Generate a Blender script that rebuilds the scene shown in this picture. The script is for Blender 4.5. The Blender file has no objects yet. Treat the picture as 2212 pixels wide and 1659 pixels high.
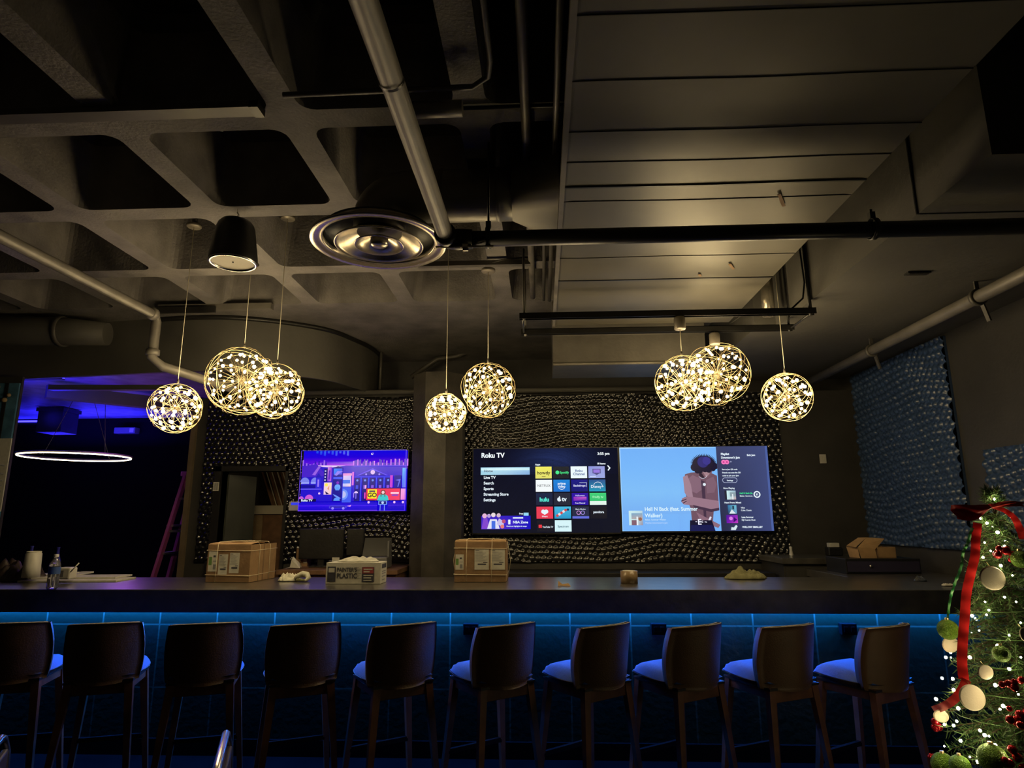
import bpy, math, random
import numpy as np
from mathutils import Vector, Matrix, noise
random.seed(7)
SC = bpy.context.scene
COL = SC.collection
PI = math.pi
# ------------------------------------------------------------ camera
F = 1380.0
CAMZ = 1.52
PITCH, YAW, ROLL = math.radians(11.73), math.radians(2.56), 0.0045
fwd = Vector((-math.sin(YAW)*math.cos(PITCH), math.cos(YAW)*math.cos(PITCH), math.sin(PITCH)))
rt = Vector((math.cos(YAW), math.sin(YAW), 0))
up = rt.cross(fwd)
rt2 = rt*math.cos(ROLL) - up*math.sin(ROLL)
up2 = up*math.cos(ROLL) + rt*math.sin(ROLL)
CAM = Vector((0, 0, CAMZ))
cd = bpy.data.cameras.new('camera'); cam = bpy.data.objects.new('camera', cd); COL.objects.link(cam)
cd.sensor_width = 36; cd.lens = 36*F/2212; cd.clip_start = .05; cd.clip_end = 100
cam.matrix_world = Matrix(((rt2.x, up2.x, -fwd.x, 0), (rt2.y, up2.y, -fwd.y, 0), (rt2.z, up2.z, -fwd.z, CAMZ), (0, 0, 0, 1)))
SC.camera = cam
def ray(x, y):
    return rt2*((x-1106)/F) - up2*((y-829.5)/F) + fwd
def atY(x, y, Y):
    d = ray(x, y); return CAM + d*(Y/d.y)
def atZ(x, y, Z):
    d = ray(x, y); return CAM + d*((Z-CAMZ)/d.z)
def atX(x, y, X):
    d = ray(x, y); return CAM + d*(X/d.x)
def pxsize(n, p):                       # metres covered by n pixels at point p
    return n/F*(Vector(p)-CAM).dot(fwd)

# ------------------------------------------------------------ colours, materials
def lin(c):
    return tuple(((v/255)/12.92 if v/255 <= .04045 else ((v/255+.055)/1.055)**2.4) for v in c)
def mat(name, col, rough=.6, metal=0., bump=0., bscale=40., var=.0, vscale=6., spec=.5, emit=None, es=1., trans=0., coat=0., alpha=1., sheen=0.):
    m = bpy.data.materials.new(name); m.use_nodes = True
    nt = m.node_tree; b = nt.nodes['Principled BSDF']
    b.inputs['Base Color'].default_value = (*col, 1)
    b.inputs['Roughness'].default_value = rough
    b.inputs['Metallic'].default_value = metal
    b.inputs['Specular IOR Level'].default_value = spec
    b.inputs['Transmission Weight'].default_value = trans
    b.inputs['Coat Weight'].default_value = coat; b.inputs['Coat Roughness'].default_value = rough*.85; b.inputs['Coat IOR'].default_value = 1.85
    b.inputs['Sheen Weight'].default_value = sheen
    if emit:
        b.inputs['Emission Color'].default_value = (*emit, 1); b.inputs['Emission Strength'].default_value = es
    tc = nt.nodes.new('ShaderNodeTexCoord')
    if var > 0:
        n = nt.nodes.new('ShaderNodeTexNoise'); n.inputs['Scale'].default_value = vscale; n.inputs['Detail'].default_value = 5
        nt.links.new(tc.outputs['Object'], n.inputs['Vector'])
        r = nt.nodes.new('ShaderNodeValToRGB')
        r.color_ramp.elements[0].position = .3; r.color_ramp.elements[1].position = .7
        r.color_ramp.elements[0].color = (*[max(0, c*(1-var)) for c in col], 1)
        r.color_ramp.elements[1].color = (*[min(1, c*(1+var)) for c in col], 1)
        nt.links.new(n.outputs['Fac'], r.inputs['Fac']); nt.links.new(r.outputs['Color'], b.inputs['Base Color'])
    if bump > 0:
        n2 = nt.nodes.new('ShaderNodeTexNoise'); n2.inputs['Scale'].default_value = bscale; n2.inputs['Detail'].default_value = 4
        nt.links.new(tc.outputs['Object'], n2.inputs['Vector'])
        bp = nt.nodes.new('ShaderNodeBump'); bp.inputs['Strength'].default_value = bump; bp.inputs['Distance'].default_value = .02
        nt.links.new(n2.outputs['Fac'], bp.inputs['Height']); nt.links.new(bp.outputs['Normal'], b.inputs['Normal'])
    return m
M = {}
M['concrete'] = mat('painted_concrete', (.150, .138, .130), .75, var=.3, vscale=5, bump=.25, bscale=60)
M['black_paint'] = mat('black_paint', (.016, .015, .015), .45, var=.3, bump=.1)
M['wall_dark'] = mat('dark_wall_paint', (.045, .042, .038), .6, var=.2, vscale=3, bump=.08)
M['soffit'] = mat('soffit_plaster', (.085, .080, .070), .65, var=.12, vscale=2.5, bump=.1, bscale=20)
M['duct'] = mat('galvanised_duct_painted', (.125, .113, .085), .47, metal=.2, var=.14, vscale=2.2, bump=.10, bscale=2.6)
M['round_duct'] = mat('round_duct_paint', (.17, .155, .125), .45, metal=.4, var=.15, bump=.15, bscale=12)
M['seam'] = mat('seam_dark', (.035, .03, .022), .6)  # darker tone of the thin duct seams
M['pipe'] = mat('painted_pipe', (.17, .155, .135), .5, metal=.2, var=.2, vscale=8)
M['pipe_black'] = mat('black_steel_pipe', (.02, .019, .018), .4, metal=.3, var=.3)
M['conduit'] = mat('conduit_paint', (.10, .092, .08), .5, metal=.3, var=.2)
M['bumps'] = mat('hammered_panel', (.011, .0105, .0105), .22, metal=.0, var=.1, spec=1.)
M['bumps_side'] = mat('hammered_panel_side', (.038, .070, .155), .30, var=.1)  # bluish paint for the two panels on the right wall
M['floor'] = mat('dark_floor', (.004, .004, .004), 1., spec=.05, var=.4, vscale=4, bump=.05)
M['bar_top'] = mat('polished_bar_slab', (.075, .068, .056), .31, var=.35, vscale=9, bump=.03, bscale=14, spec=1., coat=1.)
M['bar_face'] = mat('bar_slab_face', (.045, .042, .030), .5, var=.45, vscale=10, bump=.1)
M['wood_leg'] = mat('walnut_wood', (.125, .055, .03), .45, var=.3, vscale=14)
M['leather'] = mat('brown_leather', (.085, .045, .022), .5, var=.15, vscale=8, bump=.15, bscale=150)
M['pad'] = mat('dark_pad', (.05, .035, .03), .55, bump=.1, bscale=200)
M['seat_fabric'] = mat('blue_seat_fabric', (.05, .12, .46), .7, bump=.25, bscale=300, var=.08, vscale=60)
M['brass'] = mat('brass_wire', (.75, .58, .30), .3, metal=.85, var=.1)
M['spoke'] = mat('fine_spokes', (.32, .25, .13), .45, metal=.4)
M['cord'] = mat('clear_cord', (.75, .68, .5), .4, var=.1)
M['canopy'] = mat('canopy_metal', (.24, .21, .17), .4, metal=.3, var=.1)
M['bulb'] = mat('led_bulb', (1, .9, .7), .3, emit=(1, .80, .45), es=14.)
M['bulb'].cycles.emission_sampling = 'NONE'
M['chrome'] = mat('chrome', (.75, .72, .66), .26, metal=1., var=.03)
M['cream'] = mat('cream_grille', (.55, .5, .38), .6, bump=.3, bscale=400, var=.05)
M['steel'] = mat('polished_steel', (.46, .41, .33), .27, metal=.75, var=.06)
M['outlet'] = mat('outlet_plastic', (.006, .006, .006), .9, spec=.05)
M['black_plastic'] = mat('black_plastic', (.012, .012, .013), .4, var=.2)
M['grey_plastic'] = mat('grey_plastic', (.17, .17, .18), .45, var=.1)
M['white_plastic'] = mat('white_plastic', (.62, .60, .54), .45, var=.05)
M['card'] = mat('cardboard', (.40, .245, .115), .8, var=.14, vscale=16, bump=.1, bscale=80)
M['card_dark'] = mat('cardboard_print', (.27, .16, .08), .8, var=.18, vscale=14, bump=.1)
M['paper'] = mat('white_paper', (.62, .60, .52), .8, var=.08, vscale=40)
M['ink'] = mat('dark_ink', (.05, .05, .07), .7, var=.1)
M['ink_grey'] = mat('grey_ink', (.25, .25, .26), .7, var=.1)
M['ink_green'] = mat('green_ink', (.12, .25, .06), .7, var=.1)
M['ink_red'] = mat('red_ink', (.35, .05, .06), .7, var=.1)
M['twine'] = mat('white_twine', (.85, .74, .52), .7, var=.1, vscale=200)
M['cloth'] = mat('white_cloth', (.70, .68, .54), .9, bump=.3, bscale=220, var=.08, vscale=20)
M['cloth_green'] = mat('olive_cloth', (.20, .19, .09), .9, bump=.3, bscale=200, var=.15, vscale=20)
M['wood'] = mat('brown_wood', (.20, .105, .055), .5, var=.3, vscale=12, bump=.1)
M['wood_light'] = mat('light_wood', (.38, .27, .15), .6, var=.2, vscale=12, bump=.1)
M['door_paint'] = mat('grey_door_paint', (.075, .08, .07), .5, var=.12)
M['clear'] = mat('clear_plastic', (.9, .92, .95), .08, trans=.92, var=.02)
M['blue_label'] = mat('blue_label', (.04, .09, .22), .5, var=.2)
M['tape'] = mat('brown_tape', (.28, .19, .10), .3, var=.1)
M['red_rail'] = mat('red_fibreglass', (.62, .14, .42), .4, var=.1)
M['alu'] = mat('aluminium', (.45, .45, .45), .35, metal=.8, var=.1)
M['ribbon_red'] = mat('red_satin', (.75, .012, .012), .32, sheen=.3, var=.1, vscale=50)
M['ribbon_green'] = mat('green_satin', (.02, .20, .05), .4, var=.1)
M['needle'] = mat('pine_needles', (.045, .105, .022), .6, var=.4, vscale=10)
M['bark'] = mat('bark', (.06, .04, .025), .8, var=.3, bump=.3)
M['bauble_green'] = mat('glitter_green', (.14, .30, .02), .35, metal=.35, bump=.8, bscale=260, var=.3, vscale=160)
M['bauble_red'] = mat('shiny_red', (.42, .01, .02), .15, metal=.5, bump=.3, bscale=40, var=.2)
M['disc_white'] = mat('frosted_white', (.70, .62, .48), .6, bump=.15, bscale=200, var=.06)
M['led_blue'] = mat('blue_led_strip', (.1, .3, .9), .5, emit=(.012, .17, 1.), es=210.)
M['led_violet'] = mat('violet_led_strip', (.2, .1, .9), .5, emit=(.015, .012, 1.), es=14.)
M['ring_led'] = mat('ring_led', (1, .9, .7), .5, emit=(1, .86, .60), es=7.)
M['tree_led'] = mat('tree_led', (1, .9, .6), .3, emit=(1, .82, .45), es=90.)
M['mural'] = mat('teal_mural', (.07, .19, .31), .6, var=.4, vscale=9)
M['blue_lit_bottle'] = mat('blue_lit_glass', (.03, .03, .30), .12, var=.3)  # dark glass with the blue light put into its colour

# tiles below the bar: brick node
def tile_mat():
    m = bpy.data.materials.new('glazed_tile'); m.use_nodes = True; nt = m.node_tree; b = nt.nodes['Principled BSDF']
    b.inputs['Roughness'].default_value = .32
    tc = nt.nodes.new('ShaderNodeTexCoord'); mp = nt.nodes.new('ShaderNodeMapping')
    mp.inputs['Rotation'].default_value = (PI/2, 0, 0)
    mp.inputs['Location'].default_value = (TILE_X0, .009, 0)
    br = nt.nodes.new('ShaderNodeTexBrick'); br.offset = 0; br.offset_frequency = 2; br.squash = 1
    br.inputs['Scale'].default_value = 1; br.inputs['Brick Width'].default_value = .4; br.inputs['Row Height'].default_value = .4
    br.inputs['Mortar Size'].default_value = .006; br.inputs['Mortar Smooth'].default_value = .3
    br.inputs['Color1'].default_value = (.004, .022, .010, 1); br.inputs['Color2'].default_value = (.0035, .018, .009, 1); br.inputs['Mortar'].default_value = (.04, .07, .042, 1)
    nt.links.new(tc.outputs['Object'], mp.inputs['Vector']); nt.links.new(mp.outputs['Vector'], br.inputs['Vector'])
    nt.links.new(br.outputs['Color'], b.inputs['Base Color'])
    n = nt.nodes.new('ShaderNodeTexNoise'); n.inputs['Scale'].default_value = 25; nt.links.new(tc.outputs['Object'], n.inputs['Vector'])
    bp = nt.nodes.new('ShaderNodeBump'); bp.inputs['Strength'].default_value = .3; bp.inputs['Distance'].default_value = .01
    nt.links.new(n.outputs['Fac'], bp.inputs['Height']); nt.links.new(bp.outputs['Normal'], b.inputs['Normal'])
    return m
TILE_X0 = -atY(1231, 1345, 4.5).x + 8.0*.4
M['tile'] = tile_mat()
def screen_mat():
    m = bpy.data.materials.new('lit_screen'); m.use_nodes = True; nt = m.node_tree; b = nt.nodes['Principled BSDF']
    b.inputs['Base Color'].default_value = (.01, .01, .01, 1); b.inputs['Roughness'].default_value = .25
    a = nt.nodes.new('ShaderNodeVertexColor'); a.layer_name = 'picture'
    nt.links.new(a.outputs['Color'], b.inputs['Emission Color']); b.inputs['Emission Strength'].default_value = 1.0
    return m
M['screen'] = screen_mat()

# ------------------------------------------------------------ mesh builder
class MB:
    def __init__(s):
        s.v = []; s.f = []; s.mi = []; s.c = []; s.sm = []; s.hascol = False
    def vert(s, p): s.v.append(tuple(p)); return len(s.v)-1
    def face(s, idx, mi=0, smooth=False, col=None):
        s.f.append(tuple(idx)); s.mi.append(mi); s.sm.append(smooth); s.c.append(col)
        if col is not None: s.hascol = True
    def poly(s, pts, mi=0, col=None):
        i = [s.vert(p) for p in pts]; s.face(i, mi, False, col); return s
    def box(s, x0, x1, y0, y1, z0, z1, mi=0, rot=0, c=None):
        pts = [(x, y, z) for z in (z0, z1) for y in (y0, y1) for x in (x0, x1)]
        if rot:
            cx, cy = c if c else ((x0+x1)/2, (y0+y1)/2); ca, sa = math.cos(rot), math.sin(rot)
            pts = [(cx+(x-cx)*ca-(y-cy)*sa, cy+(x-cx)*sa+(y-cy)*ca, z) for x, y, z in pts]
        b = len(s.v); s.v += pts
        for q in ((0, 2, 3, 1), (4, 5, 7, 6), (0, 1, 5, 4), (2, 6, 7, 3), (0, 4, 6, 2), (1, 3, 7, 5)):
            s.face([b+i for i in q], mi)
        return s
    def bar(s, p, q, w, h, mi=0, upv=(0, 0, 1), w2=None, h2=None):     # rectangular bar from p to q
        p, q = Vector(p), Vector(q); d = (q-p).normalized(); u = Vector(upv)
        if abs(d.dot(u)) > .98: u = Vector((0, 1, 0))
        x = d.cross(u).normalized(); y = x.cross(d).normalized(); b = len(s.v)
        w2 = w if w2 is None else w2; h2 = h if h2 is None else h2
        for c, ww, hh in ((p, w, h), (q, w2, h2)):
            for a, e in ((-1, -1), (1, -1), (1, 1), (-1, 1)): s.v.append(tuple(c + x*a*ww/2 + y*e*hh/2))
        for k in range(4): s.face((b+k, b+(k+1) % 4, b+4+(k+1) % 4, b+4+k), mi)
        s.face((b+3, b+2, b+1, b), mi); s.face((b+4, b+5, b+6, b+7), mi); return s
    def tube(s, path, r, n=12, mi=0, closed=False, caps=True):
        P = [Vector(p) for p in path]; m = len(P); R = r if isinstance(r, (list, tuple)) else [r]*m
        b = len(s.v); u = None
        for i in range(m):
            if closed: d = P[(i+1) % m]-P[i-1]
            else: d = P[min(i+1, m-1)]-P[max(i-1, 0)]
            d.normalize()
            if u is None:
                u = Vector((0, 0, 1)) if abs(d.z) < .9 else Vector((0, 1, 0))
            u = (u - d*u.dot(d))
            if u.length < 1e-5: u = d.orthogonal()
            u.normalize(); w = d.cross(u)
            for k in range(n):
                a = 2*PI*k/n; s.v.append(tuple(P[i] + (u*math.cos(a)+w*math.sin(a))*R[i]))
        for i in range(m if closed else m-1):
            j = (i+1) % m
            for k in range(n): s.face((b+i*n+k, b+i*n+(k+1) % n, b+j*n+(k+1) % n, b+j*n+k), mi, True)
        if caps and not closed:
            s.face([b+k for k in range(n)][::-1], mi); s.face([b+(m-1)*n+k for k in range(n)], mi)
        return s
    def lathe(s, prof, c=(0, 0, 0), n=32, mi=0, smooth=True, axis=None, cap0=False, cap1=False):   # prof: (r, z)
        b = len(s.v); c = Vector(c)
        if axis is None: ex, ey, ez = Vector((1, 0, 0)), Vector((0, 1, 0)), Vector((0, 0, 1))
        else:
            ez = Vector(axis).normalized(); ex = ez.orthogonal().normalized(); ey = ez.cross(ex)
        for r, z in prof:
            for k in range(n):
                a = 2*PI*k/n; s.v.append(tuple(c + ex*r*math.cos(a) + ey*r*math.sin(a) + ez*z))
        for i in range(len(prof)-1):
            for k in range(n): s.face((b+i*n+k, b+i*n+(k+1) % n, b+(i+1)*n+(k+1) % n, b+(i+1)*n+k), mi, smooth)
        if cap0: s.face([b+k for k in range(n)][::-1], mi)
        if cap1: s.face([b+(len(prof)-1)*n+k for k in range(n)], mi)
        return s
    def ball(s, c, r, n=16, m=10, mi=0, sz=1.0):
        return s.lathe([(r*math.sin(PI*i/m) + (1e-5 if i in (0, m) else 0), -r*sz*math.cos(PI*i/m)) for i in range(m+1)], c, n, mi)
    def grid(s, fn, nu, nv, mi=0, smooth=True, thick=0.):
        b = len(s.v)
        for j in range(nv+1):
            for i in range(nu+1): s.v.append(tuple(fn(i/nu, j/nv)))
        for j in range(nv):
            for i in range(nu):
                a = b+j*(nu+1)+i; s.face((a, a+1, a+nu+2, a+nu+1), mi, smooth)
        return s
    def text(s, body, size, origin, ux, uy, mi=0, col=None, align='LEFT', bold=0.0, off=0.0, squash=1.0):
        cu = bpy.data.curves.new('lettering', 'FONT'); cu.body = body; cu.size = size; cu.align_x = align
        cu.offset = bold*size; cu.resolution_u = 3
        o = bpy.data.objects.new('lettering', cu); COL.objects.link(o)
        dg = bpy.context.evaluated_depsgraph_get(); me = o.evaluated_get(dg).to_mesh()
        O, ux, uy = Vector(origin), Vector(ux).normalized(), Vector(uy).normalized(); nz = ux.cross(uy)
        b = len(s.v)
        for v in me.vertices: s.v.append(tuple(O + ux*v.co.x*squash + uy*v.co.y + nz*off))
        for p in me.polygons: s.face([b+i for i in p.vertices], mi, False, col)
        o.evaluated_get(dg).to_mesh_clear(); bpy.data.objects.remove(o); bpy.data.curves.remove(cu)
        return s
    def build(s, name, mats, parent=None, loc=None, rotz=0, bevel=0, label=None):
        me = bpy.data.meshes.new(name); me.from_pydata(s.v, [], s.f)
        if not isinstance(mats, (list, tuple)): mats = [mats]
        for m in mats: me.materials.append(m)
        me.polygons.foreach_set('material_index', s.mi); me.polygons.foreach_set('use_smooth', s.sm)
        if s.hascol:
            ca = me.color_attributes.new('picture', 'FLOAT_COLOR', 'CORNER'); data = []
            for f, c in zip(s.f, s.c):
                c = c if c is not None else (0, 0, 0)
                if isinstance(c[0], (tuple, list)):
                    for k in range(len(f)): data += [*c[k % len(c)], 1.]
                else: data += [*c, 1.]*len(f)
            ca.data.foreach_set('color', data)
        me.update()
        o = bpy.data.objects.new(name, me); COL.objects.link(o)
        if parent: o.parent = parent
        if loc is not None: o.location = loc
        if rotz: o.rotation_euler[2] = rotz
        if bevel:
            bm = o.modifiers.new('edge', 'BEVEL'); bm.width = bevel; bm.segments = 2; bm.limit_method = 'ANGLE'
        if label: o['label'] = label
        return o
def tag(o, label, cat=None, group=None, kind=None):
    o['label'] = label
    if cat: o['category'] = cat
    if group: o['group'] = group
    if kind: o['kind'] = kind
    return o
def thing(name, label, cat, loc=(0, 0, 0), rotz=0, group=None):
    o = bpy.data.objects.new(name, None); COL.objects.link(o); o.location = loc; o.rotation_euler[2] = rotz
    o.empty_display_size = .1
    return tag(o, label, cat, group)
def struct(o, label=None):
    o['kind'] = 'structure'; o['label'] = label or o.name.replace('_', ' '); return o
def children(o): return [c for c in bpy.data.objects if c.parent == o]
def copy_tree(o, parent=None):
    c = o.copy(); COL.objects.link(c); c.parent = parent
    for ch in list(o.children): copy_tree(ch, c)
    return c
def smooth(P, n=6):
    out = []
    for i in range(len(P)-1):
        p0, p1, p2, p3 = P[max(i-1, 0)], P[i], P[i+1], P[min(i+2, len(P)-1)]
        for k in range(n):
            u = k/n; out.append(.5*((2*p1)+(-p0+p2)*u+(2*p0-5*p1+4*p2-p3)*u*u+(-p0+3*p1-3*p2+p3)*u*u*u))
    out.append(P[-1]); return out
LAMP = 3.9
# ============================================================ ROOM SHELL
RIBZ = 3.30; YW = 6.5; XR = 3.15; SOFZ = 2.90
struct(MB().box(-9.6, XR+.1, -2, 9.4, -.1, 0).build('floor', M['floor']), 'dark floor of the bar room')
# waffle ceiling with rounded tapered coffers
def waffle():
    m = MB()
    XS = [-7.67, -6.85, -6.03, -5.21, -4.39, -3.57, -2.75, -1.93, -1.115, -.29, .53, 1.35, 2.17]
    YS = [-1.885, -.995, -.105, .785, 1.675, 2.565, 3.43, 4.35, 5.10]
    hw, cr, tp, top = .068, .07, .055, 3.74
    for i in range(len(XS)-1):
        for j in range(len(YS)-1):
            x0, x1, y0, y1 = XS[i], XS[i+1], YS[j], YS[j+1]
            a0, a1, b0, b1 = x0+hw, x1-hw, y0+hw, y1-(hw if j < len(YS)-2 else .0)
            def ring(ins, z, r):
                pts = []
                for (cx, cy, s) in ((a1-ins-r, b1-ins-r, 0), (a0+ins+r, b1-ins-r, 1), (a0+ins+r, b0+ins+r, 2), (a1-ins-r, b0+ins+r, 3)):
                    for k in range(5):
                        t = PI/2*(s+k/4); pts.append(m.vert((cx+r*math.cos(t), cy+r*math.sin(t), z)))
                return pts
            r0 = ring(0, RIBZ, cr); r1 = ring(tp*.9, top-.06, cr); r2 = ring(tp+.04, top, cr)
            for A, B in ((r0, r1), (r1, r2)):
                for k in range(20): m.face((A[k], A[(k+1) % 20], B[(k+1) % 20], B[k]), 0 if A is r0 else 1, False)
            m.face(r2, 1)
            cs = [m.vert(p) for p in ((x1, y1, RIBZ), (x0, y1, RIBZ), (x0, y0, RIBZ), (x1, y0, RIBZ))]
            for s in range(4):
                for k in range(4): m.face((cs[s], r0[s*5+k+1], r0[s*5+k]))
                m.face((cs[s], cs[(s+1) % 4], r0[(s*5+5) % 20], r0[s*5+4]))
    m.box(-7.67, XR, 5.10, 7.3, RIBZ, 3.74)
    m.box(2.17, XR, -1.9, 5.1, RIBZ, 3.74)
    m.box(-7.67, XR, -1.9, 7.3, 3.76, 3.85)
    return m
struct(waffle().build('ceiling', [M['concrete'], M['wall_dark']]), 'painted concrete waffle ceiling')
# right hand soffit
so = MB().box(1.78, XR, 2.35, 4.7, SOFZ, RIBZ).box(1.62, XR, 4.7, YW+.1, SOFZ, RIBZ).build('ceiling_soffit', M['soffit'])
struct(so, 'lowered plaster soffit on the right')
# walls
DX0, DX1, DZ1 = atY(474, 1100, YW).x, atY(614, 1100, YW).x, atY(545, 1018, YW).z
WX0 = atY(412, 1080, YW).x
wb = MB()
wb.box(WX0, DX0, YW, YW+.14, 0, 2.76).box(DX1, XR, YW, YW+.14, 0, 2.76).box(DX0, DX1, YW, YW+.14, DZ1, 2.76)
struct(wb.build('wall_back', M['wall_dark']), 'dark partition wall behind the bar')
struct(MB().box(-9.6, XR+.1, 9.2, 9.35, 0, 3.3).build('wall_far', M['outlet']), 'far black wall of the next room')
struct(MB().box(-3.3, XR, 7.2, 7.32, 2.5, RIBZ).build('wall_upper', M['wall_dark']), 'dark wall above the partition')
struct(MB().box(XR, XR+.12, -1.9, 7.3, 0, RIBZ).build('wall_right', M['wall_dark']), 'dark right hand wall')
# curved bulkhead (drum) and straight run to the left
pl = [atZ(x, y, RIBZ) for x, y in ((345, 688), (420, 684), (480, 683), (540, 686), (600, 692), (650, 699), (700, 708), (735, 718), (765, 731), (790, 742), (808, 753), (822, 766))]
pl = [Vector((p.x, p.y, 0)) for p in pl]
pl = [Vector((-7.6, 5.62, 0)), Vector((-5, 5.62, 0))] + smooth(pl, 5)
dm = MB(); zb = 2.795
for a, b in zip(pl[:-1], pl[1:]):
    pass
    dm.poly([(a.x, a.y+.04, zb), (a.x, a.y+.04, RIBZ), (b.x, b.y+.04, RIBZ), (b.x, b.y+.04, zb)])
    dm.poly([(a.x, a.y, zb), (a.x, a.y+.04, zb), (b.x, b.y+.04, zb), (b.x, b.y, zb)])
b_ = len(dm.v); [dm.v.extend([(p.x, p.y, zb), (p.x, p.y, RIBZ)]) for p in pl]
[dm.face((b_+2*k, b_+2*k+2, b_+2*k+3, b_+2*k+1), 0, True) for k in range(len(pl)-1)]
struct(dm.build('wall_bulkhead', M['soffit']), 'curved plaster bulkhead over the back wall')
# shade of the gap on top of the drum, put in as black tube
tr = MB(); tr.tube([(p.x, p.y-.03, RIBZ-.02) for p in pl[2:]], .022, 8)
struct(tr.build('gap_shade_1', M['pipe_black']), 'dark strip for the shadow gap along the top of the curved bulkhead')
# side room to the left
struct(MB().box(-9.6, WX0+.1, 5.75, 9.25, 2.99, 3.1).build('ceiling_side_room', mat('side_ceiling', (.30, .30, .34), .5, var=.3)), 'ceiling of the dark side room')
struct(MB().box(WX0+.02, WX0+.12, YW+.14, 9.2, 0, 3.0).build('wall_side_room', M['black_paint']), 'wall between side room and corridor')
struct(MB().box(-9.6, -9.5, 5.6, 9.2, 0, 3.0).build('wall_far_left', M['black_paint']), 'left wall of the side room')
LX = atY(28, 950, 5.5).x
struct(MB().box(-7.6, LX, 5.5, 5.525, 0, zb).build('wall_left', M['wall_dark']), 'wall stub at the left of the room')
struct(MB().box(WX0-.05, WX0, YW-.04, YW+.16, 0, 2.76).build('trim_2', mat('wall_end_trim', (.16, .12, .075), .5, var=.2)), 'brown trim on the end of the partition wall')
# octagonal column
cx0, cx1 = atY(895, 1100, 6.32).x, atY(1002, 1100, 6.32).x
cm, hw_ = (cx0+cx1)/2, (cx1-cx0)/2; o_ = hw_*.42
oc = [(-hw_, -o_), (-o_, -hw_), (o_, -hw_), (hw_, -o_), (hw_, o_), (o_, hw_), (-o_, hw_), (-hw_, o_)]
col = MB(); b0 = [col.vert((cm+x, 6.24+y, 0)) for x, y in oc]; b1 = [col.vert((cm+x, 6.24+y, RIBZ if False else 2.9)) for x, y in oc]
for k in range(8): col.face((b0[k], b0[(k+1) % 8], b1[(k+1) % 8], b1[k]))
col.face(b0[::-1]); col.face(b1)
struct(col.build('column', mat('column_paint', (.065, .058, .048), .38, var=.35, vscale=6, bump=.1)), 'eight sided painted column between the televisions')

# ------------------------------------------------------------ hammered wall panels
def bump_panel(W, H, sp=.059, amp=.017, seed=1, hole=None, res=7, mk='bumps'):
    rs = np.random.RandomState(seed); g = sp/res
    nx, nz = int(W/g)+1, int(H/g)+1
    hgt = np.zeros((nz, nx)); xs = np.linspace(0, W, nx); zs = np.linspace(0, H, nz)
    rows = int(H/(sp*.86))+2; cols = int(W/sp)+2; R = sp*.52; wnd = int(R/g)+2
    for j in range(rows):
        for i in range(cols):
            x = (i+(.5 if j % 2 else 0))*sp + rs.uniform(-.08, .08)*sp
            z = j*sp*.86 + .040*math.sin(x*3.1+j*.10+seed) + .014*math.sin(x*7+j*.3) + rs.uniform(-.07, .07)*sp
            ci, cj = int(x/g), int(z/g); i0, i1 = max(0, ci-wnd), min(nx, ci+wnd+1); j0, j1 = max(0, cj-wnd), min(nz, cj+wnd+1)
            if i0 >= i1 or j0 >= j1: continue
            X, Z = np.meshgrid(xs[i0:i1], zs[j0:j1]); r_ = R*rs.uniform(.9, 1.1)
            d = 1-((X-x)**2+(Z-z)**2)/r_**2
            h = np.clip(d, 0, 1)**.8*amp*rs.uniform(.85, 1.1)
            hgt[j0:j1, i0:i1] = np.maximum(hgt[j0:j1, i0:i1], h)
    me = bpy.data.meshes.new('panel'); X, Z = np.meshgrid(xs, zs)
    co = np.stack([X, -hgt, Z], -1).reshape(-1, 3)
    I, J = np.meshgrid(np.arange(nx-1), np.arange(nz-1)); a = (J*nx+I).ravel()
    fc = np.stack([a, a+1, a+nx+1, a+nx], -1)
    if hole:
        cxx = (I.ravel()+.5)*g; czz = (J.ravel()+.5)*g
        keep = ~((cxx > hole[0]) & (cxx < hole[1]) & (czz > hole[2]) & (czz < hole[3])); fc = fc[keep]
    v = co.tolist(); f = fc.tolist(); n0 = len(v)
    # edges and back so that the panel has a thickness
    def q(ps):
        b = len(v); v.extend(ps); f.append([b, b+1, b+2, b+3])
    t = .02
    q([(0, 0, 0), (0, t, 0), (W, t, 0), (W, 0, 0)]); q([(0, 0, H), (W, 0, H), (W, t, H), (0, t, H)])
    q([(0, 0, 0), (0, 0, H), (0, t, H), (0, t, 0)]); q([(W, 0, 0), (W, t, 0), (W, t, H), (W, 0, H)])
    me.from_pydata(v, [], f); me.polygons.foreach_set('use_smooth', [True]*(len(f)-4)+[False]*4)
    me.materials.append(M[mk]); me.update()
    return me
def add_panel(name, label, W, H, loc, rotz=0, **k):
    o = bpy.data.objects.new(name, bump_panel(W, H, **k)); COL.objects.link(o); o.location = loc; o.rotation_euler[2] = rotz
    return tag(o, label, 'wall panel', 'hammered wall panels')
PY = YW-.021
x0, x1 = atY(1003, 1000, PY).x, atY(1690, 1000, PY).x; z0, z1 = atY(1300, 1214, PY).z, 2.75
add_panel('textured_wall_panel', 'widest dark hammered wall panel, behind the two large televisions', x1-x0, z1-z0, (x0, PY, z0), seed=1)
x0b, x1b = atY(440, 1000, PY).x, atY(891, 1000, PY).x
add_panel('textured_wall_panel', 'dark hammered wall panel around the doorway and the blue television', x1b-x0b, z1-z0, (x0b, PY, z0), seed=2,
          hole=(DX0-.06-x0b, DX1+.03-x0b, -1, DZ1+.05-z0))
yA0, yA1 = 6.42, 4.93
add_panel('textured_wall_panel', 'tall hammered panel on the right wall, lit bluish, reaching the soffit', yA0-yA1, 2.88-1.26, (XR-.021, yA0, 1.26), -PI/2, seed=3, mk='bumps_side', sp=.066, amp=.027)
pz = atX(2125, 972, XR-.02)
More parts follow.
